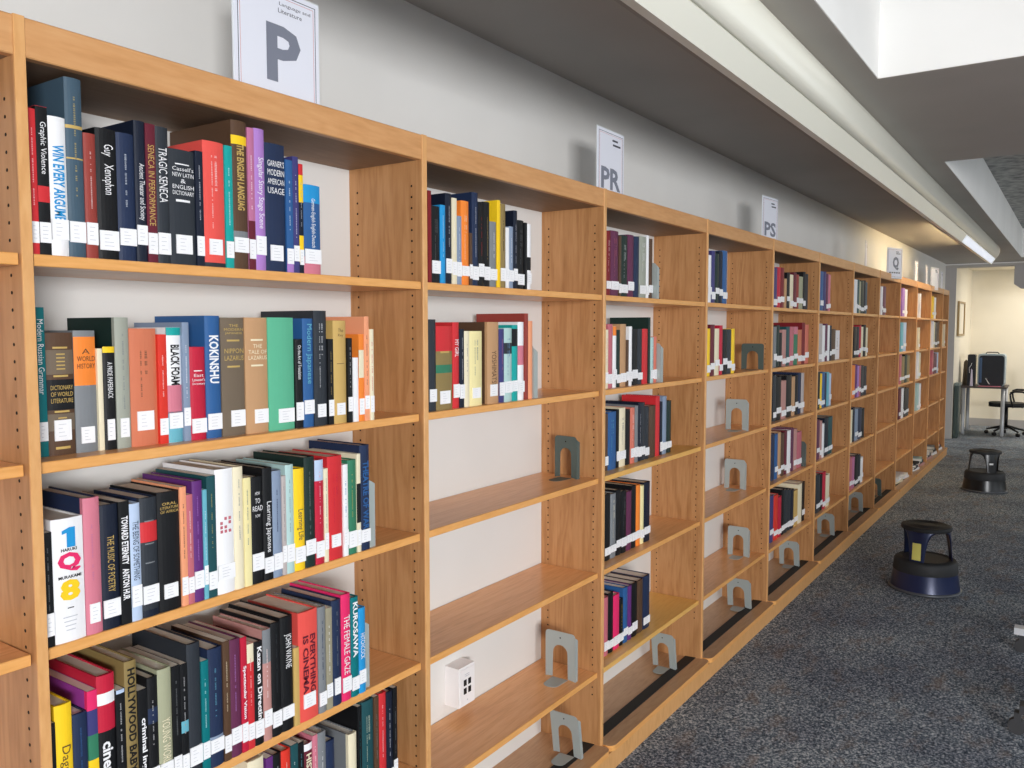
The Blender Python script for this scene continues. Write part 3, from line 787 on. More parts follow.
# ------------------------------------------------------------------ books
ROWN = {1: 'top shelf', 2: 'second shelf', 3: 'third shelf', 4: 'fourth shelf', 5: 'fifth shelf'}
BAYN = ['nearest full bay', 'second bay', 'third bay', 'fourth bay', 'fifth bay', 'sixth bay', 'seventh bay', 'eighth bay', 'ninth bay', 'tenth bay', 'eleventh bay', 'end bay']
ORD = 'zeroth first second third fourth fifth sixth seventh eighth ninth tenth eleventh twelfth thirteenth fourteenth fifteenth sixteenth seventeenth eighteenth nineteenth twentieth twenty-first twenty-second twenty-third twenty-fourth twenty-fifth twenty-sixth twenty-seventh twenty-eighth twenty-ninth thirtieth thirty-first'.split()
def adj(w, h):
    if w < .017: return 'slim '
    if w > .05 and w < .08: return 'thick '
    if h > .262: return 'tall '
    if h < .2: return 'short '
    return ''
def opts(o):
    d = {}
    for t in (o or '').split(';'):
        if '=' in t:
            k, v = t.split('=', 1); k = k.strip()
            if k in ('b', 'l'): d.setdefault(k, []).append(v)
            else: d[k] = v
        elif t.strip(): d[t.strip()] = '1'
    return d
rnd = random.Random(7)
def make_book(s0, s1, h, y, z, col, o, label, group, big):
    w = s1 - s0; d = opts(o); hard = w > .021
    root = thing('book', label, 'book', ((s0 + s1) / 2, y, z), group=group)
    if w > .075: rows_pages = True
    dp = min(.235 - y - .004, max(.125, h * .70)) if big else min(.2, h * .72)
    bl = min(.0045, w * .13) if hard else min(.0012, w * .08); tb = min(.0028, w * .16) if hard else .0008
    a = w / 2; body = cm(col); board = cm(d['bd']) if 'bd' in d else body
    # cover: spine and two boards, open at top, bottom and fore edge
    N = 6; arc = [(-a + 2 * a * i / N, bl * ((2 * i / N - 1) ** 2)) for i in range(N + 1)]
    s = MB()
    def cover(z0, z1, m, e=0):
        out = [(-a, bl + .009)] + [(x, yy - e) for x, yy in arc] + [(a, bl + .009)]
        inn = [(a - tb, bl + .009), (a - tb, bl + tb), (-a + tb, bl + tb), (-a + tb, bl + .009)]
        s.prism_z(out + inn, z0, z1, m)
    cuts = [(0., 1., body)]
    if col == 'rainbow': cuts = [(0, .3, cm('orange')), (.3, .5, cm('yellow')), (.5, .68, cm('green')), (.68, .86, cm('indigo')), (.86, 1, cm('hot pink'))]
    cover(0, h, cuts[0][2]) if len(cuts) == 1 else [cover(h * p, h * q, mm) for p, q, mm in cuts]
    for b in d.get('b', []):
        p, q, c = b.split(','); e = .0002
        s.prism_z([(x, yy - e) for x, yy in arc] + [(x, yy + .001) for x, yy in arc][::-1], h * float(p) + .0002, h * float(q) - .0002, cm(c))
    for b in d.get('l', []):
        p, q, c = b.split(',')
        s.prism_z([(x * .86, yy - .0004) for x, yy in arc] + [(x * .86, yy + .0006) for x, yy in arc][::-1], h * float(p), h * float(q), cm(c))
    # boards behind the joint
    for sg in (-1, 1):
        s.box(min(sg * a, sg * (a - tb)), max(sg * a, sg * (a - tb)), bl + .009, dp, 0, h, board)
    if d.get('top') == 'red': s.box(-a, a, .001, dp, h, h + .0006, cm('red'))
    s.build('cover', root)
    i = .003 if hard else .0004; s = MB()
    s.box(-a + tb + .0002, a - tb - .0002, bl + tb + .0004, dp - i, i * .6, h - i, M_PAGE); s.build('page_block', root)
    ink = cm(d.get('tc', 'white')); s = MB(); use = False; e = .0007
    if 'odq' in d:
        put_text(s, '1', cm('azure'), -a * .42, a * .42, h * .765, h * .925, -e, bold=True)
        put_text(s, 'Q', cm('hot pink'), -a * .74, a * .74, h * .565, h * .725, -e, bold=True)
        put_text(s, '8', cm('yellow'), -a * .64, a * .64, h * .335, h * .505, -e, bold=True)
        put_text(s, 'HARUKI', cm('black'), -a * .5, a * .5, h * .735, h * .76, -e, bold=True)
        put_text(s, 'MURAKAMI', cm('black'), -a * .72, a * .72, h * .515, h * .54, -e, bold=True)
        s.box(-a * .2, a * .2, -e, 0, h * .272, h * .279, cm('black'))
        for q in range(4): s.box(-a * (.5 - q * .06), a * (.4 - q * .05), -e, 0, h * (.20 - q * .035), h * (.206 - q * .035), M_INK)
        use = True
    if 'ck' in d:
        for p in range(3):
            for q in range(4):
                if (p + q) % 4 != 3: s.box(a * (-.62 + p * .46), a * (-.36 + p * .46), -e, 0, h * (.49 + q * .034), h * (.513 + q * .034), cm('rose'))
        use = True
    if 'V' in d and big:
        t1, t0 = [float(v) for v in d.get('tf', '.85,.3').split(',')]; L = d['V'].split('/'); n = len(L)
        for q, t in enumerate(L):
            xa = -a * .72 + 1.44 * a * (n - 1 - q) / n; xb = xa + 1.44 * a / n
            put_text(s, t, ink, xa + a * .08, xb - a * .08, h * t0, h * t1, -e, vert=True, bold='B' in d)
        use = True
    for H, hf in (('H', 'hf'), ('H2', 'hf2')):
        if H in d and big:
            t1, t0 = [float(v) for v in d[hf].split(',')]; L = d[H].split('/'); n = len(L)
            for q, t in enumerate(L):
                zb_ = h * (t1 - (t1 - t0) * (q + 1) / n); zt_ = h * (t1 - (t1 - t0) * q / n); g = (zt_ - zb_) * .16
                ww = a * (.82 if len(t) > 3 else .4)
                put_text(s, t, ink, -ww, ww, zb_ + g, zt_ - g, -e)
            use = True
    if 's' in d and big:
        m_ = mixed(d['s'], col) if col in PAL else cm(d['s']); p = .9 - rnd.random() * .1; stop = .30 + rnd.random() * .15
        cols_ = [(-.26, .05), (.12, .10)] if w > .034 else [(-.05 if w < .02 else rnd.choice((-.12, .0)), .13 if w < .02 else .1)]
        while p > stop:
            q = p - rnd.uniform(.004, .011)
            for ci, (cc, hw) in enumerate(cols_):
                if ci and p < .62: continue
                j_ = hw * rnd.uniform(.75, 1.1)
                s.box(a * (cc - j_), a * (cc + j_), -e, 0, h * q, h * p, m_)
            p = q - (rnd.uniform(.003, .006) if rnd.random() < .86 else rnd.uniform(.015, .05))
        use = True
    if use: s.build('spine_title', root)
    if 'n' not in d and (big or rnd.random() > .12):
        s = MB(); lw = a * (.62 if 'ls' in d else .93); lw = min(max(lw, .0025), a - .0006); lc = a * .28 if 'lr' in d else 0; z0 = h * .065 + rnd.uniform(0, .016 if big else .034); z1 = z0 + rnd.uniform(.028, .037)
        if w < .03: z1 += .004
        s.box(lc - lw, lc + lw, -.0009, min(.0015, bl), z0, z1, M_LABEL)
        if big:
            for q in range(4):
                zz_ = z1 - (z1 - z0) * (.2 + q * .19)
                s.box(lc - lw * .55, lc + lw * rnd.uniform(-.1, .5), -.0011, -.0008, zz_ - .0008, zz_, M_INK)
        s.build('call_number_label', root)
    return root
made = set()
for (bay, row), L in BOOKS.items():
    z = .427 if (bay, row) == (0, 5) else SZ[row]
    N = len(L)
    for i, (s0, s1, h, y, col, o) in enumerate(L):
        c = lambda j: ('multicoloured' if L[j][4] == 'rainbow' else L[j][4])
        d = opts(o); A = adj(s1 - s0, h); me_ = A + c(i)
        where = '%s of the %s' % (ROWN[row], BAYN[bay])
        wh2 = '%s, %s' % (ROWN[row], BAYN[bay])
        lab = None
        if 'd' in d: lab = '%s, %s' % (d['d'], where)
        elif N == 1: lab = '%s book standing alone on the %s' % (me_, where)
        elif i == 0: lab = '%s book against the upright, first on the %s' % (me_, where)
        elif i == N - 1: lab = '%s book closing the row on the %s' % (me_, where)
        else:
            trip = [(c(j - 1), c(j), c(j + 1)) for j in range(1, N - 1)]
            if trip.count((c(i - 1), c(i), c(i + 1))) == 1: lab = '%s book between %s and %s ones, %s' % (me_, c(i - 1), c(i + 1), where)
            else: lab = '%s book, %s from the left, %s' % (me_, ORD[i + 1], where)
        if len(lab.replace('-', ' ').split()) > 16: lab = '%s book, %s from the left, %s' % (me_, ORD[i + 1], where)
        if lab.lower() in made: lab = '%s book, %s from the left, %s' % (me_, ORD[i + 1], where)
        made.add(lab.lower())
        make_book(s0, s1, h, y, z, col, o, lab, 'library books standing on the shelves', bay <= 2)

# a cover turned outwards and books lying on the base boards
def lying(bx, y, z, w, d, t, col, label, rz=0.):
    r = thing('book', label, 'book', (bx, y, z), rz, 'books lying on the base boards')
    s = MB(); s.box(-w / 2, w / 2, 0, d, 0, .002, cm(col)); s.box(-w / 2, w / 2, 0, d, t - .002, t, cm(col)); s.box(-w / 2, w / 2, -.001, .002, 0, t, cm(col)); s.build('cover', r)
    s = MB(); s.box(-w / 2 + .003, w / 2 - .003, .0025, d - .003, .0022, t - .0022, M_PAGE); s.build('page_block', r)
r = thing('book', 'white book with its cover facing out on the second shelf of the sixth bay', 'book', (5.84, .075, SZ[2]), .0, 'library books standing on the shelves')
s = MB(); s.box(-.075, .075, 0, .0016, 0, .215, cm('white')); s.box(-.075, .075, .022, .0236, 0, .215, cm('white')); s.box(-.0766, -.075, 0, .0236, 0, .215, cm('white')); s.build('cover', r)
s = MB(); s.box(-.0745, .073, .0018, .0218, .001, .213, M_PAGE); s.build('page_block', r)
s = MB(); put_text(s, 'i', cm('grey'), -.03, .03, .09, .16, -.0006, keep=True); s.box(-.04, .04, -.0006, 0, .07, .074, M_INK); s.build('cover_title', r)
ZB_ = .0700
for (x, yy, k0, n, w, d, cols) in ((8.42, .03, 0, 3, .22, .16, ('cream', 'white', 'white')), (8.75, .02, 0, 2, .2, .15, ('white', 'white')),
        (9.33, .01, 0, 4, .24, .17, ('white', 'dark navy', 'grey', 'black')), (9.72, .01, 0, 3, .22, .16, ('dusty pink', 'dark navy', 'pale aqua')),
        (10.3, .01, 0, 3, .24, .17, ('dusty pink', 'dark navy', 'white')), (10.72, .01, 0, 3, .22, .16, ('white', 'black', 'grey')), (11.2, .01, 0, 3, .22, .16, ('white', 'charcoal', 'salmon'))):
    zc = ZB_ + .004
    for q in range(n):
        t = .022 + .007 * ((q * 3 + int(x * 10)) % 3)
        nm = {8.42: 'left pile in the ninth bay', 8.75: 'right pile in the ninth bay', 9.33: 'left pile in the tenth bay', 9.72: 'right pile in the tenth bay', 10.3: 'left pile in the eleventh bay', 10.72: 'right pile in the eleventh bay', 11.2: 'pile in the end bay'}[x]
        pos = 'bottom' if q == 0 else ('top' if q == n - 1 else ('middle' if n == 3 else ('second' if q == 1 else 'third')))
        lying(x, yy, zc, w - .008 * q, d - .006 * q, t, cols[q], '%s book lying at the %s of the %s' % (cols[q], pos, nm), .12 * ((q % 3) - 1))
        zc += t + .0004

# ------------------------------------------------------------------ bookends
M_BE = mat('grey_bookend_steel', (166, 174, 172), .45, .15)
M_BED = mat('dark_bookend_steel', (84, 96, 92), .45, .15)
def bookend(x, y, z, W, H, m, label, rz=0., tilt=0., flange=True, tong=True, arch=True):
    r = thing('bookend', label, 'bookend', (x, y, z), rz, 'steel bookends on the shelves')
    t = .0012; c = .014; s = MB(); lw = W * .24
    out = [(0, 0), (0, H - c)] + [(c - c * math.cos(q * PI / 8), H - c + c * math.sin(q * PI / 8)) for q in range(1, 5)] + [(W - c + c * math.sin(q * PI / 8), H - c + c * math.cos(q * PI / 8)) for q in range(0, 5)] + [(W, 0)]
    if arch:
        r_ = W / 2 - lw; zc = H * .72 - r_
        out += [(W - lw, .004), (W - lw * 1.05, zc)] + [(W / 2 + r_ * .98 * math.cos(q * PI / 8), zc + r_ * math.sin(q * PI / 8)) for q in range(1, 8)] + [(lw * 1.05, zc), (lw, .004)]
    sh = lambda zz: -tilt * zz
    n = len(out); A = [(sh(q) - t / 2, p, q) for p, q in out]; B = [(sh(q) + t / 2, p, q) for p, q in out]
    s.poly(A + B, [tuple(range(n)), tuple(range(n, 2 * n))[::-1]], m); s.poly(A + B, [(i, n + i, n + (i + 1) % n, (i + 1) % n) for i in range(n)], m)
    hx = [(W / 2 + math.cos(q * PI / 4) * .003, H * .87 + math.sin(q * PI / 4) * .003) for q in range(8)]
    if arch: s.poly([(sh(q) - t / 2 - .0003, p, q) for p, q in hx], [tuple(range(8))], M_HOLE)
    s.build('plate', r)
    if tong:
        s = MB(); TL = .085; w2 = W / 2 - lw
        P = [(0, W / 2 - w2), (-TL * .75, W / 2 - w2 * .9)] + [(-TL * .75 - TL * .25 * math.sin(q * PI / 6), W / 2 - w2 * .9 * math.cos(q * PI / 6)) for q in range(1, 6)] + [(-TL * .75, W / 2 + w2 * .9), (0, W / 2 + w2)]
        s.prism_z(P, .0003, .0015, m); s.build('tongue', r)
    if flange:
        s = MB(); fw_ = .017 if arch else .023; P = [(.0, 0), (fw_, .0), (fw_, H * .86), (fw_ / 2, H * .9), (.0, H * .93)]
        q_ = [(p + sh(zz), zz) for p, zz in P]; s.prism_y(q_, -.0016, -.0002, m); s.build('flange', r)
bookend(1.925, .072, SZ[3], .10, .155, M_BED, 'dark grey arched bookend on the third shelf of the second bay', -.12)
bookend(1.868, .042, SZ[5], .125, .175, M_BE, 'grey arched bookend on the fifth shelf of the second bay, beside the wall box')
bz = lambda y: .074 - .019 * (y + .043) / .3075 + .003
bookend(1.86, .012, bz(.012), .115, .168, M_BE, 'grey arched bookend leaning on the base board of the second bay', 0, .16)
bookend(2.80, .05, bz(.05), .11, .168, M_BE, 'grey arched bookend leaning on the base board of the third bay', 0, .16)
bookend(3.875, .0085, SZ[2], .125, .145, M_BED, 'dark green-grey arched bookend beside books on the second shelf, fourth bay', 0, 0, False)
bookend(3.70, .035, SZ[3], .12, .168, M_BE, 'grey arched bookend alone on the third shelf of the fourth bay')
bookend(3.86, .095, SZ[4], .12, .168, M_BE, 'grey arched bookend alone on the fourth shelf of the fourth bay')
bookend(3.85, .065, SZ[5], .12, .168, M_BE, 'grey arched bookend alone on the fifth shelf of the fourth bay')
bookend(3.81, .035, bz(.035), .13, .168, M_BE, 'grey arched bookend leaning on the base board of the fourth bay', 0, .16)
bookend(4.81, .045, bz(.045), .125, .168, M_BE, 'grey arched bookend leaning on the base board of the fifth bay', 0, .16)
bookend(5.80, .055, bz(.055), .12, .168, M_BE, 'grey arched bookend leaning on the base board of the sixth bay', 0, .16)
bookend(6.80, .055, bz(.055), .12, .168, M_BE, 'grey arched bookend leaning on the base board of the seventh bay', 0, .16)
bookend(7.60, .055, bz(.055), .12, .168, M_BED, 'dark bookend leaning on the base board of the eighth bay', 0, .16)
def after(b, r, wy=.03): return BOOKS[(b, r)][-1][1] + .0015, wy
for b, r, m_, H, t in ((0, 3, M_BE, .185, 'third shelf of the nearest full bay'), (0, 4, M_BE, .185, 'fourth shelf of the nearest full bay'), (1, 2, M_BE, .175, 'second shelf of the second bay'),
                       (2, 1, M_BE, .15, 'top shelf of the third bay'), (2, 2, M_BE, .165, 'second shelf of the third bay'), (4, 4, M_BED, .165, 'fourth shelf of the fifth bay')):
    x, wy = after(b, r, .035 if b else .03)
    bookend(x, wy, SZ[r], .12, H, m_, '%s bookend holding up the end of the row, %s' % ('dark' if m_ is M_BED else 'grey', t), 0, 0, True, False, False)

# ------------------------------------------------------------------ network socket box on the wall
M_PLAS = mat('white_plastic', (238, 236, 236), .4); M_JACK = mat('black_socket', (12, 12, 14), .5)
r = thing('wall_outlet', 'white box with four black sockets on the wall in the second bay', 'outlet', (1.44, WALL, .455))
s = MB(); s.box(-.043, .043, -.058, -.0005, -.066, .066, M_PLAS); s.build('housing', r)
s = MB(); s.box(-.036, .036, -.0605, -.0582, -.058, .058, M_PLAS)
for q in range(2): s.box(-.014 + q * .004, .012, -.0607, -.0604, .038 - q * .006, .040 - q * .006, M_INK)
s.box(-.002, .002, -.0612, -.0604, -.05, -.046, M_INK); s.build('faceplate', r)
for a in (-.012, .012):
    for b in (.012, -.016):
        s = MB(); s.box(a - .0075, a + .0075, -.0615, -.0607, b - .010, b + .010, M_JACK); s.build('socket', r)

# ------------------------------------------------------------------ range signs on top of the bookcases
M_SIGN = mat('sign_paper', (226, 228, 238), .35, spec=.5); M_LET = mat('sign_grey_letters', (122, 126, 140), .6); M_LN = mat('sign_dark_line', (60, 60, 72), .6); M_LR = mat('sign_red_line', (206, 150, 150), .6)
M_ACR = mat('acrylic_holder', (222, 226, 230), .15)
def sign(x, y, W, H, letters, label, rz=0., words=None, marks=True):
    r = thing('shelf_sign', label, 'sign', (x, y, 2.0835), rz, 'call number signs on top of the bookcases')
    s = MB(); s.box(0, W, .002, .0042, 0, H, M_ACR); s.box(0, W, .0042, .06, 0, .0022, M_ACR); s.build('holder', r)
    s = MB(); s.box(.003, W - .003, .0008, .0018, .003, H - .003, M_SIGN)
    for o, m_, t in ((.012, M_LN, .0014), (.0175, M_LR, .001)):
        for c in ((o, W - o, H - o - t, H - o), (o, W - o, o, o + t), (o, o + t, o, H - o), (W - o - t, W - o, o, H - o)): s.box(c[0], c[1], .0004, .0009, c[2], c[3], m_)
    s.build('sheet', r)
    s = MB()
    if letters:
        ww = W * (.72 if len(letters) > 1 else .40); cx = W * (.50 if len(letters) > 1 else .56)
        put_text(s, letters, M_LET, cx - ww / 2, cx + ww / 2, H * (.27 if len(letters) == 1 else .20), H * (.715 if len(letters) == 1 else .49), .0003, bold=True)
    if words:
        put_text(s, words[0], M_LN, W * .50, W * .90, H * .865, H * .90, .0003); put_text(s, words[1], M_LN, W * .50, W * .78, H * .815, H * .85, .0003)
    else:
        for q, (p0, p1) in enumerate(((.55, .75), (.57, .85))): s.box(W * p0, W * p1, .0002, .0008, H * (.86 - q * .06), H * (.885 - q * .06), M_LN)
    if letters == 'Q':
        for q in range(5): s.box(W * (.15 + q * .15), W * (.25 + q * .15), .0002, .0008, H * .17, H * .21, M_LN)
    s.build('lettering', r)
sign(.433, .028, .235, .272, 'P', 'white sign with a large grey P and the words language and literature', words=('Language and', 'Literature'))
sign(1.988, .028, .212, .27, 'PR', 'white sign with the grey letters PR on the bookcase top')
sign(3.868, .028, .215, .27, 'PS', 'white sign with the grey letters PS on the bookcase top', -.1)
sign(7.44, .028, .24, .275, 'Q', 'white sign with a grey Q near the warm lamp light', -.38)
sign(6.52, .03, .16, .26, '', 'white sign seen edge-on between the PS and Q signs', .1)
for x, w, t, a in ((8.98, .2, 'white sign seen edge-on, first one beyond the Q sign', .0), (9.75, .12, 'thin white sign seen edge-on, second one beyond the Q sign', .0), (10.12, .22, 'pale white sign seen edge-on, third one beyond the Q sign', -.25), (10.95, .2, 'last white sign seen edge-on at the far end of the bookcases', .0)):
    sign(x, .03, w, .26, '', t, a)

# ------------------------------------------------------------------ linear light fixture
M_FIX = mat('fixture_cream_metal', (232, 230, 216), .32, spec=.5); M_FIXD = mat('fixture_grey_metal', (150, 146, 140), .5)
r = thing('ceiling_light', 'long cream linear light fixture on the ceiling above the bookcases', 'light fixture', (-4.5, 0, 0))
X0, X1 = 0., 14.85
s = MB(); P = [(-.50, 2.410), (-.505, 2.392), (-.5632, 2.365), (-.602, 2.427), (-.598, 2.4345)]
s.prism_x(P, X0, X1, M_FIX); s.build('lower_plate', r)
arc = [(-.6055, 2.433), (-.628, 2.462), (-.640, 2.50), (-.640, 2.535), (-.628, 2.565), (-.602, 2.594)]
s = MB(); s.prism_x(arc + [(-.50, 2.594), (-.49, 2.412), (-.596, 2.4362)], X0, X1, M_FIX, True); s.build('curved_reflector', r)
s = MB(); s.prism_x([(-.483, 2.40), (-.483, 2.412), (-.5, 2.412), (-.5, 2.40)], X0, X1, M_FIXD); s.build('inner_rail', r)
M_TUBE = mat('lit_diffuser', (250, 250, 255), .4, emit=(225, 236, 255), es=.5)
s = MB(); s.prism_x([(-.5665, 2.3675), (-.5672, 2.3668), (-.6005, 2.420), (-.5995, 2.4207)], 11.9, 14.75, M_TUBE); s.build('lit_diffuser', r)
M_WARM = mat('warm_tube', (255, 236, 200), .4, emit=(255, 230, 182), es=52)
s = MB(); s.tube([(12.4, -.455, 2.50), (14.5, -.455, 2.50)], .013, M_WARM, 10); s.build('fluorescent_tube', r)
s = MB(); s.box(12.34, 12.39, -.489, -.44, 2.48, 2.52, M_FIXD); s.box(14.51, 14.56, -.489, -.44, 2.48, 2.52, M_FIXD); s.build('tube_holder', r)

# ------------------------------------------------------------------ kick stools
M_TRD = mat('black_rubber_tread', (40, 41, 43), .65)
def stool(x, y, body, label, legs, sticker):
    r = thing('step_stool', label, 'stool', (x, y, FZ), 0, 'round kick step stools on the carpet')
    mm = mat(body[0], body[1], .28, .25, .6); rim = mat('stool_rim', (92, 95, 100), .4, .4)
    s = MB(); s.lathe([(.205, .003), (.221, .004), (.225, .010), (.222, .018), (.213, .022), (.205, .022), (.205, .003)], rim, 56); s.build('bumper_rim', r)
    s = MB(); s.lathe([(.214, .021), (.206, .06), (.197, .12), (.190, .185), (.187, .19), (.1, .19)], mm, 56); s.build('drum', r)
    s = MB(); s.lathe([(.1955, .122), (.1975, .126), (.1925, .186), (.188, .1935), (.183, .199), (.15, .2), (.14, .199), (.0005, .199)], M_TRD, 56)
    for q in range(5): s.lathe([(.145 + .008 * q, .1995), (.147 + .008 * q, .202), (.149 + .008 * q, .1995)], M_TRD, 48)
    s.build('lower_tread', r)
    for a in legs:
        s = MB(); A = math.radians(a); rows = [(.160, .20, 17), (.155, .27, 20), (.150, .33, 25), (.146, .37, 33), (.144, .385, 44)]
        n = 12; vs = []
        for th in (0, .004):
            for rr, z, half in rows:
                for i in range(n + 1):
                    t = A + math.radians(half) * (2 * i / n - 1); vs.append(((rr - th) * math.cos(t), (rr - th) * math.sin(t), z))
        q = n + 1; k = len(rows) * q; fs = []
        for j in range(len(rows) - 1):
            for i in range(n):
                fs.append((j * q + i, j * q + i + 1, (j + 1) * q + i + 1, (j + 1) * q + i)); fs.append((k + j * q + i, k + (j + 1) * q + i, k + (j + 1) * q + i + 1, k + j * q + i + 1))
            fs.append((j * q, (j + 1) * q, k + (j + 1) * q, k + j * q)); fs.append((j * q + n, k + j * q + n, k + (j + 1) * q + n, (j + 1) * q + n))
        s.poly(vs, fs, mm, True); leg = s.build('leg', r)
        if a == sticker[0]:
            s = MB(); P = [(.1615, .212), (.1545, .318)]; s.lathe(P, sticker[1], 6, A - math.radians(sticker[2]), A + math.radians(sticker[2]))
            o = s.build('sticker', leg); o['label'] = sticker[3]
    s = MB(); s.lathe([(.142, .384), (.150, .387), (.155, .393), (.155, .406), (.151, .413), (.14, .415), (.0005, .415)], M_TRD, 56); s.lathe([(.15, .387), (.0005, .387)], mm, 56)
    for q in range(4): s.lathe([(.06 + .02 * q, .4148), (.063 + .02 * q, .418), (.066 + .02 * q, .4148)], M_TRD, 48)
    s.build('top_tread', r)
    r.scale = (.95, .95, 1.)
stool(5.11, -.663, ('navy_enamel', (24, 36, 74)), 'navy blue and black step stool with a yellow sticker on its leg', (167, 47, 287), (167, mat('yellow_sticker', (214, 206, 110), .6), 10, 'yellow sticker'))
stool(9.04, -.67, ('black_enamel', (20, 22, 24)), 'black step stool with a small white tag, further down the aisle', (209, 89, 329), (209, mat('small_white_tag', (30, 31, 33), .6), 12, 'dark panel'))
s = MB(); s.lathe([(.1615, .285), (.1605, .302)], mat('white_tag', (235, 235, 235), .6), 5, math.radians(199), math.radians(213))
st2 = [o for o in bpy.data.objects if o.name.startswith('leg') and o.parent and abs(o.parent.location.x - 9.04) < .01][0]
s.build('tag', st2)

# ------------------------------------------------------------------ mobile table whose castered feet show at the right
M_LG = mat('light_grey_foot', (206, 208, 212), .4); M_CAS = mat('caster_rubber', (58, 58, 60), .6)
r = thing('mobile_table', 'castered table at the frame edge, only its feet on the carpet showing', 'table', (3.76, -1.2, FZ))
def foot(x, m_, o=0.):
    s = MB(); P = [(-.03, o), (.03, o), (.03, -.62), (-.03, -.62)]
    s.prism_z([(x + p, q) for p, q in P], .095, .13, m_); f = s.build('foot', r)
    for yy in (-.035 + o * .45, -.585):
        s = MB(); s.prism_x([(yy + .033 * math.cos(q * PI / 10), .034 + .033 * math.sin(q * PI / 10)) for q in range(20)], x - .014, x + .014, M_CAS); s.box(x - .018, x + .018, yy - .012, yy + .012, .062, .0945, M_CAS); s.build('caster', f)
foot(.47, M_LG); foot(-.55, M_CAS, -.075)
for x in (.47, -.55):
    s = MB(); s.box(x - .022, x + .022, -.39, -.33, .1355, .71, M_LG); s.build('leg', r)
s = MB(); s.box(-.75, .75, -.66, -.16, .711, .738, mat('table_laminate', (196, 190, 180), .4)); s.build('table_top', r)

# ------------------------------------------------------------------ workstation at the far end
M_DK = mat('desk_dark_laminate', (74, 64, 62), .45); M_LEG = mat('desk_leg_metal', (184, 186, 190), .4, .3)
r = thing('desk', 'small dark-topped desk with grey round legs against the far wall', 'desk', (14.0, 0, FZ))
s = MB(); s.bev(0, .75, -.53, .12, .74, .768, M_DK, .004); s.build('desk_top', r)
s = MB(); s.prism_z([(0, .12), (0, .1), (.75, .1), (.75, .12)], .3, .739, M_DK); s.build('modesty_panel', r)
for px, py in ((.05, .045), (.05, -.49), (.70, .045), (.70, -.49)):
    s = MB(); s.tube([(px, py, .001), (px, py, .03), (px, py, .7395)], [.022, .028, .028], M_LEG, 14); s.build('leg', r)
M_BX = mat('black_machine_case', (26, 30, 38), .4); M_BXL = mat('machine_light_rim', (176, 190, 196), .5)
def rrect(y0, y1, z0, z1, rr, n=5):
    out = []
    for cy, cz, a0 in ((y0 + rr, z0 + rr, PI), (y1 - rr, z0 + rr, 1.5 * PI), (y1 - rr, z1 - rr, 0), (y0 + rr, z1 - rr, .5 * PI)):
        out += [(cy + rr * math.cos(a0 + q * PI / 2 / n), cz + rr * math.sin(a0 + q * PI / 2 / n)) for q in range(n + 1)]
    return out
r = thing('machine_case', 'large black box-shaped machine with a pale rim standing on the desk', 'machine', (14.18, -.26, .7405))
s = MB(); s.prism_x(rrect(-.235, .135, 0, .50, .045), .0, .3, M_BXL); s.build('housing', r)
s = MB(); s.prism_x(rrect(-.222, .115, .004, .475, .04), -.012, -.0005, M_BX)
for z in (.12, .2, .28, .36): s.box(-.0145, -.012, -.2, .06, z, z + .006, M_BXL if False else M_BX)
s.build('front_cover', r)
s = MB(); s.tube([(.15, .04, .5005), (.15, .02, .522), (.15, -.12, .522), (.15, -.14, .5005)], .008, M_BX, 8); s.build('handle', r)
s = MB(); s.box(-.02, -.0125, .075, .115, .05, .44, mat('steel_blue_strap', (70, 96, 130), .6)); s.build('strap', r)
s = MB(); s.tube([(-.016, .02, .12), (-.018, -.02, .05), (-.018, -.035, .03)], .006, mat('white_tag', (235, 235, 235), .6), 8); s.build('tag', r)
r = thing('speaker', 'narrow black upright case leaning beside the large machine on the desk', 'case', (14.12, -.05, .7405))
s = MB(); s.prism_x(rrect(-.045, .06, 0, .49, .02), 0, .2, M_BX); s.build('case', r)
s = MB(); s.tube([(-.003, .03, .2), (-.006, .035, .28), (-.006, .01, .32), (-.003, .0, .36)], .003, mat('white_tag', (235, 235, 235), .6), 6); s.build('cable', r)
s = MB(); s.prism_x([(-.03, 0), (.015, 0), (.002, .27), (-.016, .25)], 0, .004, mat('lilac_paper', (206, 196, 214), .6)); o = s.build('paper_leaflet', None, (14.06, -.05, .7405)); tag(o, 'pale lilac leaflet standing upright at the front of the desk', 'leaflet')
s = MB(); s.box(0, .14, -.24, .06, 0, .004, mat('pink_paper', (214, 120, 140), .6)); o = s.build('paper_sheet', None, (14.01, -.21, .7405)); tag(o, 'pink paper sheet lying on the front of the desk', 'paper')
s = MB(); P = [(-.045, 0), (.045, 0), (.03, .36), (.0, .40), (-.04, .36)]; s.prism_x(P, 0, .02, mat('taupe_panel', (126, 116, 104), .6)); o = s.build('privacy_board', None, (14.4, .06, .7405)); tag(o, 'grey-brown board standing at the wall end of the desk', 'board')
# framed picture on the return wall
r = thing('picture_frame', 'tan framed picture hanging on the cream return wall', 'picture', (14.0, .125, 1.52))
M_FR = mat('tan_frame', (168, 142, 98), .5)
s = MB(); s.box(-.38, .42, -.03, -.0005, 0, .03, M_FR); s.box(-.38, .42, -.03, -.0005, .50, .53, M_FR); s.box(-.38, -.33, -.03, -.0005, .03, .50, M_FR); s.box(.37, .42, -.03, -.0005, .03, .50, M_FR); s.build('frame', r)
s = MB(); s.box(-.33, .37, -.012, -.001, .03, .50, M_CREAM); s.build('picture', r)
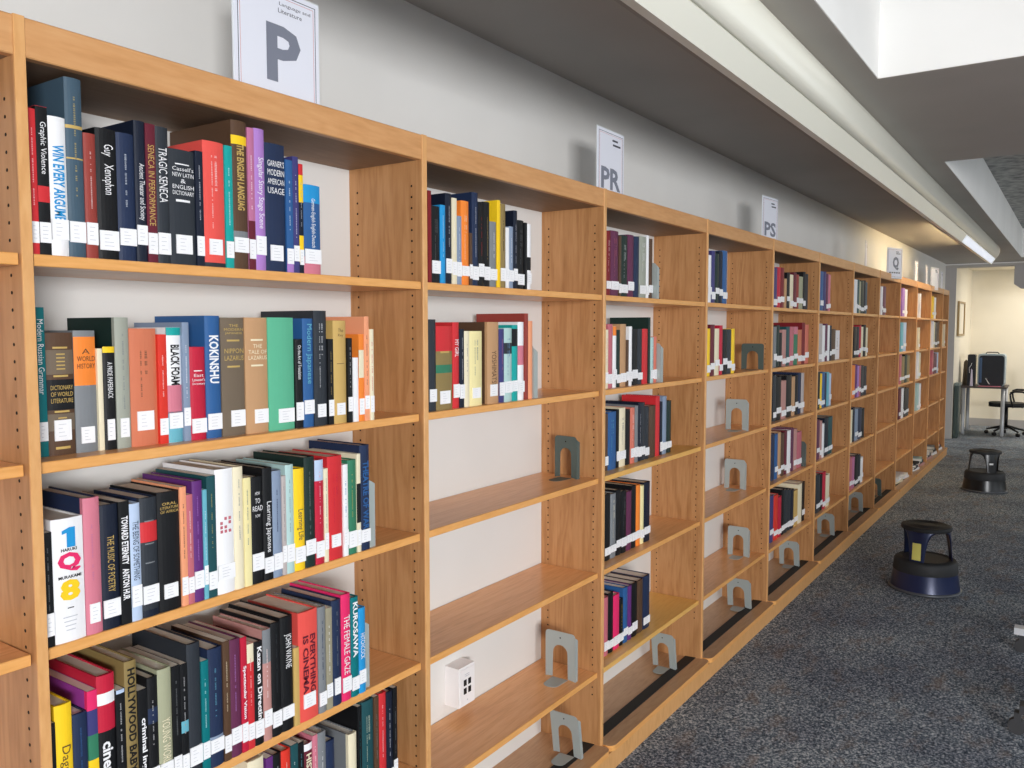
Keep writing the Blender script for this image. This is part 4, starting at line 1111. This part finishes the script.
# recycling bin beside the shelf end
r = thing('recycling_bin', 'tall dark green-grey bin standing between bookcase end and desk', 'bin', (13.6, .0, FZ))
M_BIN = mat('bin_plastic', (62, 76, 74), .4)
s = MB(); s.prism_z([(-.14, .11), (-.14, .06), (-.13, .05), (.13, .05), (.14, .06), (.14, .11)], .02, .8, M_BIN); s.build('body', r)
s = MB(); s.prism_z([(-.15, .115), (-.15, .045), (.15, .045), (.15, .115)], .801, .84, mat('bin_lid', (120, 132, 130), .4)); s.build('lid', r)
s = MB(); s.box(-.12, .12, .055, .105, .0, .0195, M_BIN); s.build('base', r)
# task chair
r = thing('task_chair', 'black task chair with curved armrest drawn up beside the desk', 'chair', (14.36, -.52, FZ))
M_CH = mat('black_chair_mesh', (24, 25, 29), .6); M_CHF = mat('black_chair_frame', (18, 18, 20), .35)
s = MB(); s.prism_z([(x * .23 + (.0), y * .24 - .0) for x, y in [(math.copysign(abs(math.cos(q * PI / 12)) ** .6, math.cos(q * PI / 12)), math.copysign(abs(math.sin(q * PI / 12)) ** .6, math.sin(q * PI / 12))) for q in range(24)]], .45, .51, M_CH, True); s.build('seat', r)
s = MB(); P = [(.22 * math.cos(q * PI / 10), .13 * math.sin(q * PI / 10)) for q in range(20)]
s.prism_y([(x, .78 + z * 1.9) for x, z in P], -.33, -.29, M_CH); s.build('backrest', r)
s = MB(); s.tube([(0, -.2, .44), (0, -.30, .5), (0, -.345, .62), (0, -.345, .8)], .016, M_CHF, 8); s.build('back_post', r)
for sg in (-1, 1):
    s = MB(); s.tube([(sg * .22, -.1, .455), (sg * .26, -.1, .47), (sg * .26, -.07, .58), (sg * .26, -.06, .66), (sg * .26, -.10, .69)], .013, M_CHF, 8); s.tube([(sg * .26, -.06, .675), (sg * .26, -.12, .70), (sg * .26, -.22, .70), (sg * .26, -.31, .66)], .017, M_CHF, 8); s.build('armrest', r)
s = MB(); s.tube([(0, 0, .1), (0, 0, .4499)], .028, M_CHF, 12); s.build('column', r)
for q in range(5):
    a = 2 * PI * q / 5 + 1.35; c_, s_ = math.cos(a), math.sin(a)
    s = MB(); s.tube([(c_ * .02, s_ * .02, .14), (c_ * .15, s_ * .15, .11), (c_ * .27, s_ * .27, .075)], [.022, .018, .013], M_CHF, 8); lg = s.build('leg', r)
    s = MB(); s.tube([(c_ * .27 - s_ * .02, s_ * .27 + c_ * .02, .03), (c_ * .27 + s_ * .02, s_ * .27 - c_ * .02, .03)], .0295, M_CHF, 12); s.build('caster', lg)

# ------------------------------------------------------------------ camera
cam = bpy.data.cameras.new('camera'); co = bpy.data.objects.new('camera', cam); C.objects.link(co)
yaw, pitch, roll = .5972, .0654, .0006
fw = Vector((math.cos(yaw) * math.cos(pitch), math.sin(yaw) * math.cos(pitch), -math.sin(pitch)))
rt = Vector((math.sin(yaw), -math.cos(yaw), 0)); up = rt.cross(fw)
r2 = rt * math.cos(roll) - up * math.sin(roll); u2 = up * math.cos(roll) + rt * math.sin(roll)
M = Matrix((r2, u2, -fw)).transposed().to_4x4(); M.translation = Vector((-.6872, -1.4208, 1.624)); co.matrix_world = M
cam.sensor_width = 36; cam.lens = 832.71 / 1024 * 36; cam.clip_start = .02; sc.camera = co

# ------------------------------------------------------------------ light
def area(name, loc, d, sx, sy, power, col, spread=None):
    l = bpy.data.lights.new(name, 'AREA'); l.shape = 'RECTANGLE'; l.size = sx; l.size_y = sy; l.energy = power; l.color = col
    if spread: l.spread = spread
    o = bpy.data.objects.new(name, l); C.objects.link(o); o.location = loc
    o.rotation_euler = Vector(d).to_track_quat('-Z', 'Y').to_euler(); return o
area('window_daylight', (-3.48, -5.4, 1.85), (1, .62, -.08), 2.2, 1.05, 480, (.98, .985, 1.))
for i, x in enumerate((1.85, 6.35, 10.85)):
    area('side_fill_light', (x - 0, -6.98, 1.575), (0, 1, 0), 3.8, 1.7, (14, 26, 52)[i], (.95, .98, 1.))  # unseen fill lamps added to lift the shadows, weighted along the run
area('far_room_lamp', (14.6, -1.6, 2.60), (0, 0, -1), .6, 1.6, 44, (1., .93, .82))
w = bpy.data.worlds.new('sky'); sc.world = w; w.use_nodes = True
bg = w.node_tree.nodes['Background']; bg.inputs[0].default_value = (.8, .9, 1., 1); bg.inputs[1].default_value = 1.
sc.view_settings.view_transform = 'Standard'; sc.view_settings.look = 'None'; sc.view_settings.gamma = 1; sc.view_settings.exposure = 0.0
sc.view_settings.use_curve_mapping = False
sc.cycles.use_denoising = True; sc.cycles.max_bounces = 8; sc.cycles.diffuse_bounces = 5; sc.cycles.sample_clamp_indirect = 6
